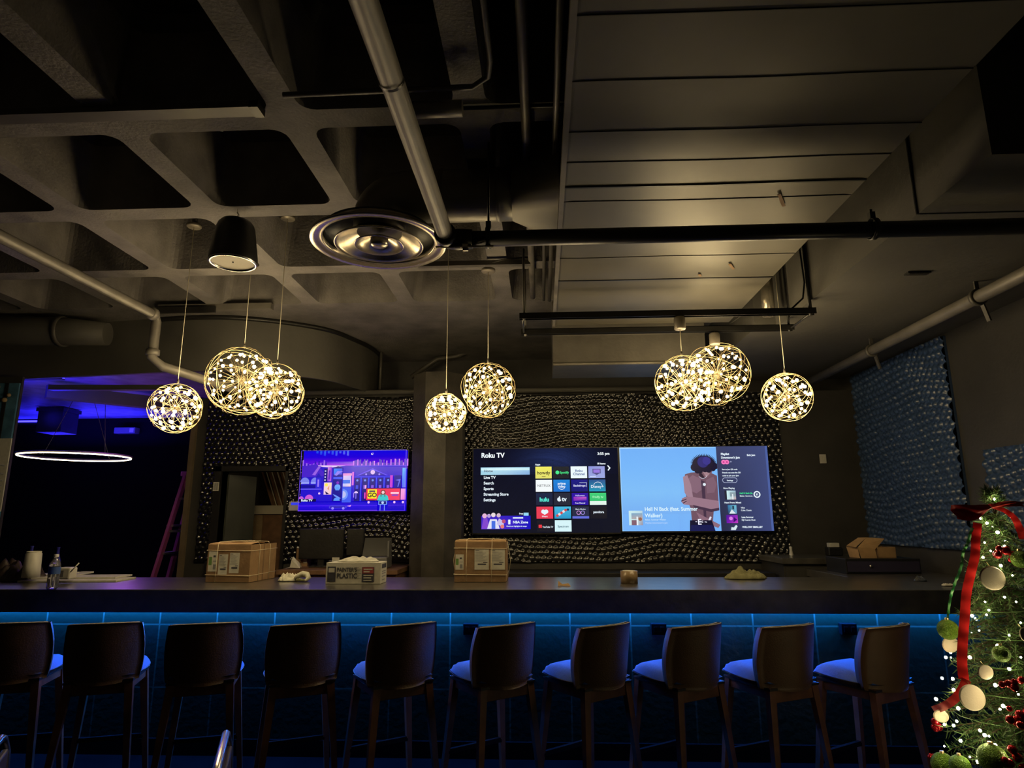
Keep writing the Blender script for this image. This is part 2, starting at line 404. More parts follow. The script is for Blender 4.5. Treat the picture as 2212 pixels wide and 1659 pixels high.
add_panel('textured_wall_panel', 'low hammered panel on the right wall behind the top of the decorated tree', pz.y-2.6, pz.z-1.0, (XR-.021, pz.y, 1.0), -PI/2, seed=4, mk='bumps_side', sp=.066, amp=.027)
# ============================================================ OVERHEAD SERVICES
# rectangular duct
dz = 3.0; DXL, DXR, DE = .124, 1.48, 4.86
t = thing('rectangular_duct', 'wide bronze painted sheet metal duct under the ceiling, right of centre', 'air duct', (0.8, 2, dz))
m = MB()
ny, nx = 120, 40
def sag(x, y):
    return -.003*math.sin(PI*(x-DXL)/(DXR-DXL))*abs(math.sin(PI*(y-.3)/.61))-.004*noise.noise(Vector((x*2, y*2, 1)))
m.grid(lambda u, v: (DXL+u*(DXR-DXL)-.8, -.5+v*(DE+.5)-2, sag(DXL+u*(DXR-DXL), -.5+v*(DE+.5)) if 0 < u < 1 and 0 < v < 1 else 0), nx, ny)
m.poly([(DXL-.8, -2.5, 0), (DXL-.8, -2.5, .28), (DXL-.8, DE-2, .28), (DXL-.8, DE-2, 0)])
m.poly([(DXR-.8, -2.5, 0), (DXR-.8, DE-2, 0), (DXR-.8, DE-2, .28), (DXR-.8, -2.5, .28)])
m.poly([(DXL-.8, DE-2, 0), (DXL-.8, DE-2, .28), (DXR-.8, DE-2, .28), (DXR-.8, DE-2, 0)])
m.poly([(DXL-.8, -2.5, .28), (DXR-.8, -2.5, .28), (DXR-.8, DE-2, .28), (DXL-.8, DE-2, .28)])
m.build('duct_body', M['duct'], t)
for y, h in ((1.35, .012), (1.67, .006), (1.97, .004), (2.27, .004), (2.49, .004), (2.70, .022), (2.84, .004), (3.52, .004), (3.89, .012)):
    w = .003 if h < .01 else .010; s = MB(); nn = 24
    for k in range(nn):
        xa_, xb_ = DXL+(DXR-DXL)*k/nn, DXL+(DXR-DXL)*(k+1)/nn; s.bar((xa_-.8, y-2, sag(xa_, y)-.001-h*.08), (xb_-.8, y-2, sag(xb_, y)-.001-h*.08), w, .003+h*.15)
    s.build('seam', M['pipe_black'] if h > .01 else M['seam'], t)
MB().box(DXL-.8-.02, DXL-.8+.002, -2.5, DE-2, -.012, .03).build('corner_angle', M['pipe'], t)
pb = MB(); pb.box(.11-.8, 1.35-.8, 5.1-2, 5.6-2, -.27, .28); pb.build('plenum_box', mat('plenum_paint', (.12, .11, .095), .45, metal=.3, var=.15, bump=.1), t)
MB().tube([(.11-.8, 5.09-2, -.012), (1.35-.8, 5.09-2, -.012)], .012, 8).build('lip', M['round_duct'], t)
MB().tube([(.11-.8, 5.09-2, -.262), (1.35-.8, 5.09-2, -.262)], .014, 8).build('lip', M['round_duct'], t)
for (xp, yp, L) in ((1688, 432, .14), (1580, 575, .10), (1512, 594, .04)):
    p = atZ(xp, yp, dz-.008); MB().box(-.008, .008, -L/2, L/2, -.002, .0).build('scuff_mark', M['card_dark'], t, loc=(p.x-.8, p.y-2, -.009), rotz=-.5)

# round duct with diffuser
dc = atY(819, 524, 3.05); t = thing('round_air_duct', 'dark round duct elbow ending in a circular ceiling diffuser', 'air duct', dc)
L = dc; zc_ = 3.160 - L.z; R = .135
path = [(0, 0, .05), (0, .0, zc_-.12)]
for k in range(1, 9):
    a = PI/2*k/8; path.append((.16*(1-math.cos(a))*1.0, 0, zc_-.12+.12*math.sin(a)+0))
path += [(.30, 0, zc_), (.60, 0, zc_), (-.12-L.x, 0, zc_)]
MB().tube(path, R, 28).build('duct_elbow', M['round_duct'], t)
fl = MB(); n = 28; a0 = []; a1 = []
for k in range(n):
    a = 2*PI*k/n; a0.append(fl.vert((-.13-L.x, R*math.cos(a), zc_+R*math.sin(a))))
    c_, s_ = math.cos(a), math.sin(a); q = max(abs(c_), abs(s_)); a1.append(fl.vert((DXL-.022-L.x, .30*c_/q, zc_+.14*s_/q if s_ > 0 else zc_+.150*s_/q)))
for k in range(n): fl.face((a0[k], a0[(k+1) % n], a1[(k+1) % n], a1[k]), 0, True)
fl.build('flared_takeoff', M['duct'], t)
for xx in (.33, .62): MB().lathe([(R+.001, -.012), (R+.006, 0), (R+.001, .012)], (xx, 0, zc_), 28, axis=(1, 0, 0)).build('joint_band', M['duct'], t)
RR = pxsize(145, dc)
MB().lathe([(RR*.80, .05), (RR*.84, .012), (RR, .002), (RR*1.0, -.006), (RR*.985, -.010), (RR*.90, -.006), (RR*.845, .004), (RR*.83, .0), (RR*.815, .004), (RR*.80, .05)], (0, 0, 0), 64).build('outer_ring', M['steel'], t)
MB().lathe([(RR*.645, -.008), (RR*.655, -.016), (RR*.635, -.019), (RR*.60, -.006), (RR*.50, .016), (RR*.36, .045), (RR*.33, .05)], (0, 0, 0), 64).build('middle_cone', M['steel'], t)
MB().lathe([(RR*.36, -.012), (RR*.365, -.018), (RR*.35, -.019), (RR*.25, .006), (RR*.12, .03)], (0, 0, 0), 48).build('inner_cone', M['steel'], t)
MB().lathe([(RR*.001, -.024), (RR*.09, -.022), (RR*.13, -.012), (RR*.13, .02)], (0, 0, 0), 32).build('centre_cup', M['steel'], t)
MB().lathe([(RR*.80, .02), (RR*.80, .06), (RR*.5, .11), (.001, .11)], (0, 0, 0), 48).build('throat', M['black_paint'], t)

# depth-wise sprinkler main + elbow + black cross pipe
bz = 2.80; pE = atZ(964, 512, bz)
t = thing('sprinkler_pipe', 'thick pale pipe running from above the viewer to the round diffuser', 'pipe', (pE.x, pE.y, bz))
MB().tube([(-.012, -4.2, 0), (-.0, -.03, 0)], .037, 20).build('pipe_run', M['pipe'], t)
MB().lathe([(.040, -.006), (.040, .006)], (-.004, -1.10, 0), 20, axis=(0, 1, 0)).build('joint', M['pipe_black'], t)
MB().lathe([(.037, -.05), (.050, -.05), (.052, -.02), (.050, 0), (.03, .01)], (0, 0, 0), 20, axis=(0, 1, 0)).build('coupling', M['pipe_black'], t)
t = thing('black_cross_pipe', 'long black horizontal pipe crossing the whole right half of the ceiling', 'pipe', (pE.x, pE.y+.03, bz))
MB().tube([(.10, 0, 0), (3.0-pE.x, 0, 0)], .0375, 20).build('pipe_run', M['pipe_black'], t)
MB().tube([(.0, .0, 0), (.05, .0, 0), (.12, 0, 0)], [.043, .05, .045], 20).build('elbow_fitting', M['pipe_black'], t)
g = MB(); g.tube([(-.05, -.02, -.045), (.22, -.02, -.047)], .006, 8); g.lathe([(.02, -.012), (.02, .012)], (.09, -.02, -.047), 12, axis=(1, 0, 0)); g.build('clamp_bolt', M['steel'], t)
for xx in (atZ(1052, 500, bz).x, atZ(1905, 480, bz).x):
    h = thing('pipe_hanger', 'thin rod hanger with a ring on the black cross pipe, ' + ('before the round duct' if xx < 1 else 'under the right soffit'), 'pipe hanger', (xx, pE.y+.03, bz), group='hangers of the black cross pipe')
    MB().lathe([(.046, -.012), (.050, -.012), (.050, .012), (.046, .012), (.046, -.012)], (0, 0, .004), 20, axis=(1, 0, 0)).build('ring', M['pipe_black'], h)
    MB().tube([(0, 0, .05), (0, 0, (3.30 if xx < 1 else 2.90)-bz+(.4 if xx < 1 else 0))], .0055, 8).build('rod', M['pipe_black'], h)
    MB().box(-.012, .012, -.012, .012, .05, .085).build('nut', M['pipe_black'], h)

def run(name, label, path, r, m_='conduit', cat='pipe', n=12, group=None, fittings=()):
    o = Vector(path[0]); P = [Vector(p)-o for p in path]
    t = thing(name, label, cat, o, group=group)
    MB().tube(P, r, n).build('pipe_run', M[m_], t)
    for (p, d) in fittings:
        MB().lathe([(r*1.02, -.025), (r*1.35, -.02), (r*1.35, .02), (r*1.02, .025)], Vector(p)-o, 16, axis=d).build('coupling', M[m_], t)
    return t
# left depth pipe, drop and lateral
zL = 3.05; p0 = atZ(0, 510, zL); p1 = atZ(334, 680, zL)
run('drain_pipe', 'painted pipe on the left that drops beside the curved bulkhead', [(p0.x-.0, p0.y-2.5, zL), p0, (p1.x, p1.y, zL), (p1.x, p1.y+.03, zL-.05), (p1.x, p1.y+.03, 2.72), (p1.x+.06, p1.y+.08, 2.66), (p1.x+.45, p1.y+.45, 2.55)], .036, 'pipe',
    fittings=[((p1.x, p1.y-.03, zL), (0, 1, 0)), ((p1.x, p1.y+.03, 2.76), (0, 0, 1))])
# ledge pipe along the top of the partition
a = atY(560, 829, 6.44); b = atY(1350, 829, 6.44)
run('wall_top_pipe', 'long thin pipe running along the top edge of the back wall', [(a.x, 6.44, 2.79), (1.55, 6.44, 2.79)], .026, 'soffit')
run('diagonal_pipe', 'short slanting pipe above the back wall, left of the smallest pendant cord', [atY(888, 815, 6.9), atY(945, 775, 6.9), atY(985, 770, 6.9), atY(1120, 715, 6.9), atY(1150, 690, 6.9)], .028, 'conduit')
run('drop_pipe', 'thin pair of vertical pipes at the right end of the curved bulkhead', [atY(826, 700, 6.75), (atY(826, 700, 6.75).x, 6.75, 2.78)], .018, 'conduit')
run('short_cross_pipe', 'horizontal pipe on the rear wall to the left of the rightmost pendant', [atY(1600, 760, 6.3), atY(1870, 762, 6.3)], .022, 'soffit')
# right wall pipe with hangers
zR = 2.80; q0 = atZ(2212, 603, zR); q1 = atZ(1762, 812, zR)
XP = (q0.x+q1.x)/2
rp = run('right_wall_pipe', 'thick painted pipe running along the right wall just below the soffit', [(XP, .8, zR), (XP, 6.45, zR)], .040, 'pipe')
for (px, py) in ((1883, 752), (2113, 645)):
    y = atX(px, py, XP).y
    h = thing('pipe_clamp', 'clamp with a drop rod on the right wall pipe, the one ' + ('farther from the tree' if px < 2000 else 'above the tree'), 'pipe clamp', (XP, y, zR), group='clamps of the right wall pipe')
    MB().lathe([(.041, -.014), (.052, -.014), (.052, .014), (.041, .014)], (0, 0, 0), 18, axis=(0, 1, 0)).build('band', M['conduit'], h)
    MB().box(-.012, .012, -.006, .006, .04, .10).build('rod', M['conduit'], h)
    MB().bar((0.02, 0, -.045), (.045, 0, -.15), .03, .01).build('tail', M['conduit'], h)
# conduits left of the duct
run('ceiling_conduit', 'straight thin conduit beside the left edge of the big duct, nearest to it', [(.085, -.5, 3.22), (.085, 4.9, 3.22)], .014)
run('ceiling_conduit', 'straight conduit a hand left of the big duct, passing behind the flared takeoff', [(-.048, -.5, 3.27), (-.048, 2.6, 3.27), (-.048, 4.95, 3.27)], .022, 'pipe')
run('ceiling_conduit', 'thin conduit that bends left under the nearest lateral rib', [(-.175, -.5, 3.24), (-.175, 2.15, 3.24), (-.19, 2.24, 3.24), (-.26, 2.30, 3.24), (-1.05, 2.31, 3.24)], .012)
run('ceiling_conduit', 'faint pair conduit between the rib and the duct flange', [(.04, 2.9, 3.26), (.04, 5.0, 3.26)], .012)
run('ceiling_conduit', 'short fat pipe stub lying across under the rib, left of the duct', [atZ(880, 238, 3.2), (atZ(1000, 238, 3.2).x, atZ(880, 238, 3.2).y, 3.2)], .035, 'pipe')
# raceway below rib A
a = atZ(0, 224, 3.285); b = atZ(545, 206, 3.285)
t = thing('cable_raceway', 'long flat metal raceway under the nearest ceiling rib at upper left', 'raceway', ((a.x+b.x)/2, 2.455, 3.27))
MB().box((a.x-1.5-b.x)/2, (b.x-a.x)/2, -.035, .035, 0, .03).build('channel', M['conduit'], t)
MB().box((b.x-a.x)/2-.04, (b.x-a.x)/2+.001, -.038, .038, -.004, .03).build('end_cap', M['pipe_black'], t)
run('ceiling_rod', 'thin dark rod under the nearest ceiling rib right of the rib junction', [(a.x+3.2, 2.50, 3.285), (-.35, 2.50, 3.285)], .009, 'pipe_black')
# rear raceway near the bulkhead
a = atZ(345, 668, 3.27); b = atZ(598, 671, 3.27)
t = thing('cable_tray', 'short horizontal cable tray in front of the curved bulkhead', 'cable tray', (a.x, a.y, 3.25))
MB().box(0, b.x-a.x, -.03, .03, 0, .05).build('tray', M['pipe'], t)
MB().box(.0, (b.x-a.x)*.52, -.05, -.03, -.03, .02).build('cover', M['pipe_black'], t)
# left big round duct
p = atY(110, 712, 5.2)
t = thing('wrapped_duct', 'fat dark duct at far left above the side room opening', 'air duct', p)
r = pxsize(38, p)
MB().tube([(-2.2, 0, .02), (-.4, 0, .0), (.1, .03, -.01), (.45, .10, -.02)], [r*.85, r*.85, r*.8, r*.65], 24).build('duct_body', M['soffit'], t)
MB().lathe([(r*.8, -.02), (r*.88, -.02), (r*.88, .02), (r*.8, .02)], (.08, .03, -.01), 24, axis=(1, .1, 0)).build('joint_band', M['conduit'], t)

# strut trapeze
za = 2.82; s0 = atY(1122, 665, 4.06); s1 = atY(1760, 663, 4.06)
t = thing('strut_trapeze', 'pair of black steel struts hung under the big duct, carrying two pendant canopies', 'hanging frame', ((s0.x+s1.x)/2, 4.06, za))
w = (s1.x-s0.x)/2
def channel(y0):
    m = MB(); m.box(-w, w, y0-.02, y0+.02, .016, .02); m.box(-w, w, y0-.02, y0-.017, -.02, .02); m.box(-w, w, y0+.017, y0+.02, -.02, .02); return m
channel(0).build('front_strut', M['pipe_black'], t)
channel(.37).build('rear_strut', M['pipe_black'], t)
for sx in (-1, 1):
    for yy in (0, .37):
        MB().tube([(sx*(w-.03), yy, -.03), (sx*(w-.03), yy, .49 if sx > 0 else .48)], .008 if yy or sx < 0 else .012, 8).build('hanger_rod', M['pipe_black'] if sx > 0 else M['conduit'], t)
    MB().tube([(sx*(w-.02), 0, -.005), (sx*(w-.02), .37, -.005)], .007, 8).build('tie', M['pipe_black'], t)
MB().tube([(w-.15, .0, .02), (w-.07, 0, .09), (w-.05, 0, .2), (w-.06, 0, .47)], .006, 8).build('cable', M['pipe_black'], t)
MB().tube([(w-.45, .36, .03), (w-.40, .2, .05), (w-.36, .05, .03)], .004, 6).build('cable', M['pipe_black'], t)
# vertical pipe in the gap
run('riser_pipe', 'shiny vertical pipe in the gap between the big duct and the soffit', [(1.66, 4.5, 2.93), (1.66, 4.5, 3.3)], .045, 'steel', cat='pipe')
# small strut for the middle pendants
p = atZ(985, 545, 3.24)
t = thing('short_strut', 'short horizontal strut behind the diffuser holding the middle pendant canopy', 'strut', (p.x, 4.2, 3.24))
wl = atY(1145, 545, 4.2).x-p.x
MB().box(-.3, wl, -.02, .02, 0, .035).build('channel', M['conduit'], t)
MB().tube([(wl*.35, -.01, .0), (wl*.6, -.02, .035), (wl, 0, .06)], .006, 8).build('flex_cable', M['conduit'], t)
# vent rectangle on the soffit
p = atZ(1982, 590, SOFZ-.004)
t = thing('ceiling_vent', 'small dark rectangular plate on the right soffit', 'vent', p)
MB().box(-.065, .065, -.022, .022, -.006, .004).build('plate', M['pipe_black'], t)
s = MB(); [s.box(-.055, .055, -.014+k*.009, -.011+k*.009, -.009, -.006) for k in range(4)]; s.build('louvre', M['conduit'], t)
# soffit panel joint
jt = atX(1980, 440, 1.78)
struct(MB().box(1.772, 1.782, jt.y-.004, jt.y+.004, SOFZ-.001, RIBZ).box(1.78, XR, jt.y-.003, jt.y+.003, SOFZ-.003, SOFZ).build('trim_3', M['pipe_black']), 'joint line across the soffit')
# loudspeaker
p = atY(503, 568, 3.4)
r = pxsize(50, p)
t = thing('pendant_speaker', 'black bell shaped loudspeaker with a cream grille hanging on a wire', 'speaker', p)
MB().lathe([(r*.97, .0), (r, .012), (r*.99, .04), (r*.80, .21), (r*.74, .235), (r*.62, .255), (.001, .262)], (0, 0, 0), 40).build('housing', M['black_plastic'], t)
MB().lathe([(.001, .006), (r*.80, .004), (r*.86, .002)], (0, 0, 0), 40).build('grille', M['cream'], t)
MB().lathe([(r*.86, .004), (r*.88, -.006), (r*.97, -.006), (r*.985, .004)], (0, 0, 0), 40).build('rim', M['chrome'], t)
MB().lathe([(.001, -.002), (.004, -.001), (.005, .004)], (0, 0, .002), 12).build('badge', M['ink'], t)
MB().tube([(0, 0, .26), (0, 0, .285), (.01, 0, .30), (0, 0, .315)], .005, 8).build('hook', M['chrome'], t)
MB().tube([(0, 0, .31), (0, 0, 3.73-p.z)], .0022, 6).build('wire', M['cord'], t)
# coil of spare cable and loose wire
c = atY(497, 315, 3.36); t = thing('cable_coil', 'loose coil of dark cable tied beside the speaker wire', 'cable', c)
for k in range(4):
    MB().tube([(.075*math.cos(a*2*PI/24)*(1-.06*k), .02*math.sin(a*2*PI/24+k), .058*math.sin(a*2*PI/24)*(1+.05*k)+.006*k) for a in range(24)], .0035, 6, closed=True).build('turn', M['conduit'], t)
c = atZ(437, 233, 3.29); e = atY(480, 280, 3.2)
t = thing('loose_wire', 'thin pale wire loop dangling from the nearest ceiling rib', 'wire', c)
MB().tube([(0, 0, .0)] + [tuple(atY(x, y, 2.66)-c) for x, y in ((442, 255), (456, 272), (472, 281), (481, 284), (479, 268), (468, 256), (455, 245), (448, 236))], .0032, 6).build('strand', M['paper'], t)

# ============================================================ PENDANT GLOBES
def fib(n):
    out = []
    for i in range(n):
        z = 1-2*(i+.5)/n; r = math.sqrt(1-z*z); a = i*2.399963
        out.append(Vector((r*math.cos(a), r*math.sin(a), z)))
    return out
bulb_me = MB().ball((0, 0, 0), 1, 10, 7); 
tmp = bulb_me.build('bulb', M['bulb']); BULB = tmp.data; bpy.data.objects.remove(tmp)
def cage_mesh(r, seed):
    rs = random.Random(seed); m = MB()
    for k in range(13):
        ax = Vector((rs.uniform(-1, 1), rs.uniform(-1, 1), rs.uniform(-1, 1))).normalized(); h = rs.uniform(-.45, .45)*r
        ex = ax.orthogonal().normalized(); ey = ax.cross(ex); rr = math.sqrt(r*r-h*h)
        m.tube([ax*h + ex*rr*math.cos(2*PI*i/48) + ey*rr*math.sin(2*PI*i/48) for i in range(48)], .0014, 5, closed=True)
    return m
GL = [  # px, py, halfwidth px, Y, cord top (x,y) & z, nbulbs, label
 (378.5, 882, 54, 4.15, 3.56, 36, 'small lit wire globe pendant at far left, above the ladder'),
 (522, 823, 74, 4.46, 3.60, 52, 'largest lit wire globe pendant, upper left of the pair over the labelled box'),
 (595, 845, 60, 4.10, 3.58, 44, 'medium lit wire globe pendant overlapping the largest one at its lower right'),
 (963, 893, 44, 4.10, 3.60, 32, 'smallest lit wire globe pendant, in front of the column'),
 (1054, 843, 60, 4.32, 3.24, 42, 'medium lit wire globe pendant right of the column, over the menu screen'),
 (1476, 828, 61, 4.06, 2.80, 44, 'lit wire globe pendant on a short cord, lower one above the music screen'),
 (1549, 808, 69, 4.43, 2.80, 50, 'large lit wire globe pendant close under its canopy, above the music screen'),
 (1700, 858, 53, 4.20, 3.29, 36, 'small lit wire globe pendant at far right, near the wall switch'),
]
for gi, (px, py, hw, Y, zt, nb, lab) in enumerate(GL):
    nb = int(nb*1.45)
    c = atY(px, py, Y); r = pxsize(hw, c)
    t = thing('globe_pendant', lab, 'pendant lamp', c, group='lit wire globe pendants over the bar')
    cage_mesh(r, gi*7+3).build('wire_cage', M['brass'], t)
    sp = MB(); dirs = fib(nb); rb = random.Random(gi); rot = Matrix.Rotation(rb.uniform(0, 6), 3, 'Z') @ Matrix.Rotation(rb.uniform(0, 1), 3, 'X')
    pts = []
    for d in dirs:
        d = rot @ d; q = d*r*rb.uniform(.78, .90); pts.append(q)
        sp.tube([d*r*.30, q], .0008, 4); sp.tube([d*.010, d*r*.30], .0005, 3)
        # little reflector petals round the led
        e = d.orthogonal().normalized()
        for k in range(6):
            a = e.copy(); a.rotate(Matrix.Rotation(k*2*PI/6, 3, d)); sp.tube([q-d*.012, q+d*.008+a*.021], .0009, 3)
    sp.ball((0, 0, 0), .009, 12, 8)
    sp.build('spokes', M['spoke'], t)
    for q in pts:
        b = bpy.data.objects.new('bulb', BULB); COL.objects.link(b); b.parent = t; b.location = q
        k = .0102*rb.uniform(.55, 1.25); b.scale = (k, k, k)
    MB().tube([(0, 0, r*.99), (0, 0, zt-c.z)], .0022, 6).build('cord', M['cord'], t)
    MB().lathe([(.001, .03), (.006, .03), (.007, .0), (.001, -.004)], (0, 0, r), 12).build('collar', M['canopy'], t)
    if gi in (5, 6):
        MB().lathe([(.001, -.0), (.034, .0), (.037, .006), (.037, .075), (.03, .085)], (0, 0, 2.712-c.z if gi == 5 else 2.705-c.z), 24, cap1=True).build('canopy', M['canopy'], t)
    elif gi != 7:
        MB().lathe([(.001, -.0), (.045, .0), (.05, .006), (.05, .022)], (0, 0, zt-c.z), 24, cap1=True).build('canopy', M['canopy'], t)
        MB().tube([(0, 0, zt-c.z+.02), (0, 0, (3.74 if gi != 4 else zt+.04)-c.z)], .02, 12).build('stem', M['conduit'], t)
    ld = bpy.data.lights.new('globe_glow', 'POINT'); ld.color = (1, .77, .40); ld.energy = 3.6*(hw/60)**1.6*LAMP; ld.shadow_soft_size = r*.7
    lo = bpy.data.objects.new('globe_glow', ld); COL.objects.link(lo); lo.parent = t
# ============================================================ TELEVISIONS
class Scr(MB):
    def __init__(s, W, H): super().__init__(); s.W, s.H, s.k = W, H, 0
    def P(s, u, v): return ((u-.5)*s.W, -s.k*.0004, (.5-v)*s.H)
    def rect(s, u0, v0, u1, v1, c, c2=None, c3=None, c4=None):   # corner colours: tl, tr, br, bl (sRGB 0-255)
        s.k += 1; cc = [lin(c), lin(c2 or c), lin(c3 or c2 or c), lin(c4 or c)]
        i = [s.vert(s.P(u0, v1)), s.vert(s.P(u1, v1)), s.vert(s.P(u1, v0)), s.vert(s.P(u0, v0))]
        s.face(i, 0, False, [cc[3], cc[2], cc[1], cc[0]]); return s
    def vgrad(s, u0, v0, u1, v1, stops):
        for (a, ca), (b, cb) in zip(stops[:-1], stops[1:]):
            s.rect(u0, v0+(v1-v0)*a, u1, v0+(v1-v0)*b, ca, ca, cb, cb); s.k -= 1
        s.k += 1
    def field(s, fn, u0, v0, u1, v1, nu=28, nv=16):
        s.k += 1
        for j in range(nv):
            for i in range(nu):
                q = [(u0+(u1-u0)*(i+a)/nu, v0+(v1-v0)*(j+b)/nv) for a, b in ((0, 1), (1, 1), (1, 0), (0, 0))]
                s.face([s.vert(s.P(*p)) for p in q], 0, False, [lin(fn(*p)) for p in q])
    def pg(s, pts, c):
        s.k += 1; i = [s.vert(s.P(*p)) for p in pts]
        # orient towards -Y
        a = sum((pts[k][0]*pts[(k+1) % len(pts)][1]-pts[(k+1) % len(pts)][0]*pts[k][1]) for k in range(len(pts)))
        if a > 0: i = i[::-1]
        s.face(i, 0, False, lin(c)); return s
    def disc(s, u, v, ru, c, n=20, rv=None, a0=0, a1=2*PI):
        rv = rv or ru*s.W/s.H
        return s.pg([(u+ru*math.cos(a0+(a1-a0)*k/n), v+rv*math.sin(a0+(a1-a0)*k/n)) for k in range(n+(0 if a1-a0 > 6.2 else 1))], c)
    def ring(s, u, v, ru, w, c, n=24, a0=0, a1=2*PI):
        s.k += 1; q = s.W/s.H
        for k in range(n):
            t0, t1 = a0+(a1-a0)*k/n, a0+(a1-a0)*(k+1)/n; pts = [(u+(ru+e)*math.cos(t), v+(ru+e)*q*math.sin(t)) for t, e in ((t0, -w), (t0, w), (t1, w), (t1, -w))]
            i = [s.vert(s.P(*p)) for p in pts]; s.face(i, 0, False, lin(c))
    def t(s, u, v, body, size, c, align='LEFT', bold=.02, sq=1.0):   # v = baseline, size as a share of the height
        s.k += 1; s.text(body, size*s.H, s.P(u, v), (1, 0, 0), (0, 0, 1), 0, lin(c), align, bold, 0, sq); return s
def television(label, x0, x1, ytop, ybot, Y=6.40, lit=1.):
    a = atY(x0, (ytop+ybot)/2, Y); b = atY(x1, (ytop+ybot)/2, Y); zt = atY((x0+x1)/2, ytop, Y).z; zb_ = atY((x0+x1)/2, ybot, Y).z
    W, H = b.x-a.x, zt-zb_
    t = thing('television', label, 'television', ((a.x+b.x)/2, Y, (zt+zb_)/2), group='televisions on the back wall')
    e = .008
    m = MB(); m.box(-W/2-e, W/2+e, .004, .045, -H/2-e-.006, H/2+e); m.build('housing', M['black_plastic'], t, bevel=.004)
    m = MB(); m.box(-W/2-e, -W/2, -.004, .004, -H/2-e, H/2+e).box(W/2, W/2+e, -.004, .004, -H/2-e, H/2+e).box(-W/2, W/2, -.004, .004, H/2, H/2+e).box(-W/2, W/2, -.004, .004, -H/2-e-.006, -H/2)
    m.build('bezel', M['black_plastic'], t)
    MB().box(-.2, .2, .045, YW-.02-Y, -.15, .15).build('wall_mount', M['pipe_black'], t)
    return t, Scr(W, H)
# --- city screen
t, s = television('glowing blue television with a night city picture, beside the doorway', 653, 879.5, 974, 1104)
s.rect(0, 0, 1, 1, (18, 0, 205)); s.k = 0
s.vgrad(0, 0, 1, .30, [(0, (16, 10, 225)), (.35, (40, 5, 215)), (.7, (110, 25, 220)), (1, (190, 90, 235))])
s.vgrad(.12, .18, .55, .30, [(0, (70, 15, 215)), (.5, (170, 60, 235)), (1, (245, 175, 235))])
for i in range(9): s.rect(.12+i*.037, .0, .14+i*.037, .04+.02*(i % 3), (20, 90, 235), None, (20, 40, 235), (20, 40, 235))
s.disc(.66, .055, .010, (235, 225, 255)); s.disc(.666, .049, .009, (20, 8, 222))
rs = random.Random(5)
for i in range(40):
    u = .48+i*.0133; h = rs.uniform(.02, .10); s.rect(u, .24-h, u+.011, .26, (55, 15, 190) if i % 3 else (200, 110, 240))
for i in range(14): u = i*.017; h = rs.uniform(.02, .12); s.rect(u, .26-h, u+.013, .30, (40, 10, 180) if i % 2 else (150, 100, 235))
s.rect(0, .25, 1, .84, (28, 8, 200), (52, 14, 205), (24, 0, 200), (30, 14, 205))
s.pg([(.10, .24), (.42, .25), (.33, .27), (.28, .28), (.2, .27)], (230, 200, 245))
s.pg([(0, .26), (.14, .22), (.24, .42), (0, .44)], (70, 28, 200))
s.pg([(.10, .40), (.16, .25), (.185, .25), (.13, .41)], (150, 95, 225))
for u in (.0, .10): s.disc(u+.035, .52, .042, (120, 130, 235), a0=PI, a1=2*PI); s.rect(u-.007 if u else 0, .52, u+.077, .55, (150, 160, 245))
s.rect(0, .57, .17, .62, (14, 6, 150)); s.rect(.14, .45, .19, .62, (40, 30, 215)); s.rect(.156, .48, .172, .60, (150, 120, 245))
s.pg([(.135, .45), (.165, .37), (.195, .45)], (30, 20, 185)); s.rect(0, .63, .20, .645, (100, 90, 235))
s.disc(.085, .80, .040, (205, 90, 215), a0=PI, a1=2*PI); s.disc(0.01, .80, .025, (190, 90, 215), a0=PI, a1=2*PI); s.disc(.18, .71, .01, (230, 190, 255))
s.rect(.215, .30, .25, .52, (12, 4, 120))
for k in range(4): s.rect(.222, .33+k*.05, .235, .35+k*.05, (215, 215, 255))
s.rect(.25, .27, .287, .51, (220, 140, 225), (160, 60, 215), (200, 100, 220), (120, 60, 220)); s.rect(.262, .33, .276, .48, (90, 30, 190))
s.rect(.222, .53, .295, .73, (250, 215, 225), (255, 220, 190), (250, 200, 190), (235, 200, 240)); s.disc(.245, .57, .015, (255, 235, 90)); s.pg([(.235, .67), (.26, .70), (.275, .72), (.245, .725)], (40, 20, 90)); s.pg([(.255, .63), (.275, .58), (.27, .66)], (240, 150, 120))
s.rect(.305, .29, .395, .84, (16, 10, 150)); s.pg([(.30, .29), (.35, .26), (.40, .29)], (20, 10, 130)); s.rect(.31, .30, .39, .40, (60, 150, 250), (40, 80, 240), (90, 60, 230), (50, 120, 250))
s.pg([(.315, .41), (.345, .34), (.40, .35), (.37, .37), (.34, .42)], (150, 130, 245)); s.rect(.308, .44, .395, .475, (70, 90, 245))
s.disc(.352, .61, .028, (110, 170, 255)); s.disc(.352, .535, .013, (130, 40, 200)); s.rect(.334, .60, .37, .66, (90, 160, 250))
s.pg([(.31, .72), (.34, .74), (.39, .79), (.38, .80), (.33, .76)], (110, 150, 255)); s.disc(.35, .83, .03, (90, 150, 250), a0=PI, a1=2*PI)
s.rect(.40, .38, .485, .42, (235, 150, 220)); s.rect(.402, .42, .478, .60, (235, 205, 245), (200, 190, 250), (250, 215, 230), (190, 200, 250)); s.rect(.402, .49, .47, .55, (70, 120, 240))
s.rect(.40, .61, .485, .86, (60, 90, 240)); s.disc(.405, .73, .05, (110, 150, 250), a0=-PI/2, a1=PI/2); s.disc(.405, .73, .032, (190, 195, 245), a0=-PI/2, a1=PI/2)
s.rect(.487, .36, .505, .58, (220, 110, 225))
s.rect(.50, .255, 1, .27, (80, 50, 235)); s.pg([(.53, .42), (.68, .31), (.83, .42)], (30, 20, 170)); s.pg([(.53, .42), (.68, .30), (.83, .42), (.81, .42), (.68, .325), (.55, .42)], (95, 70, 240))
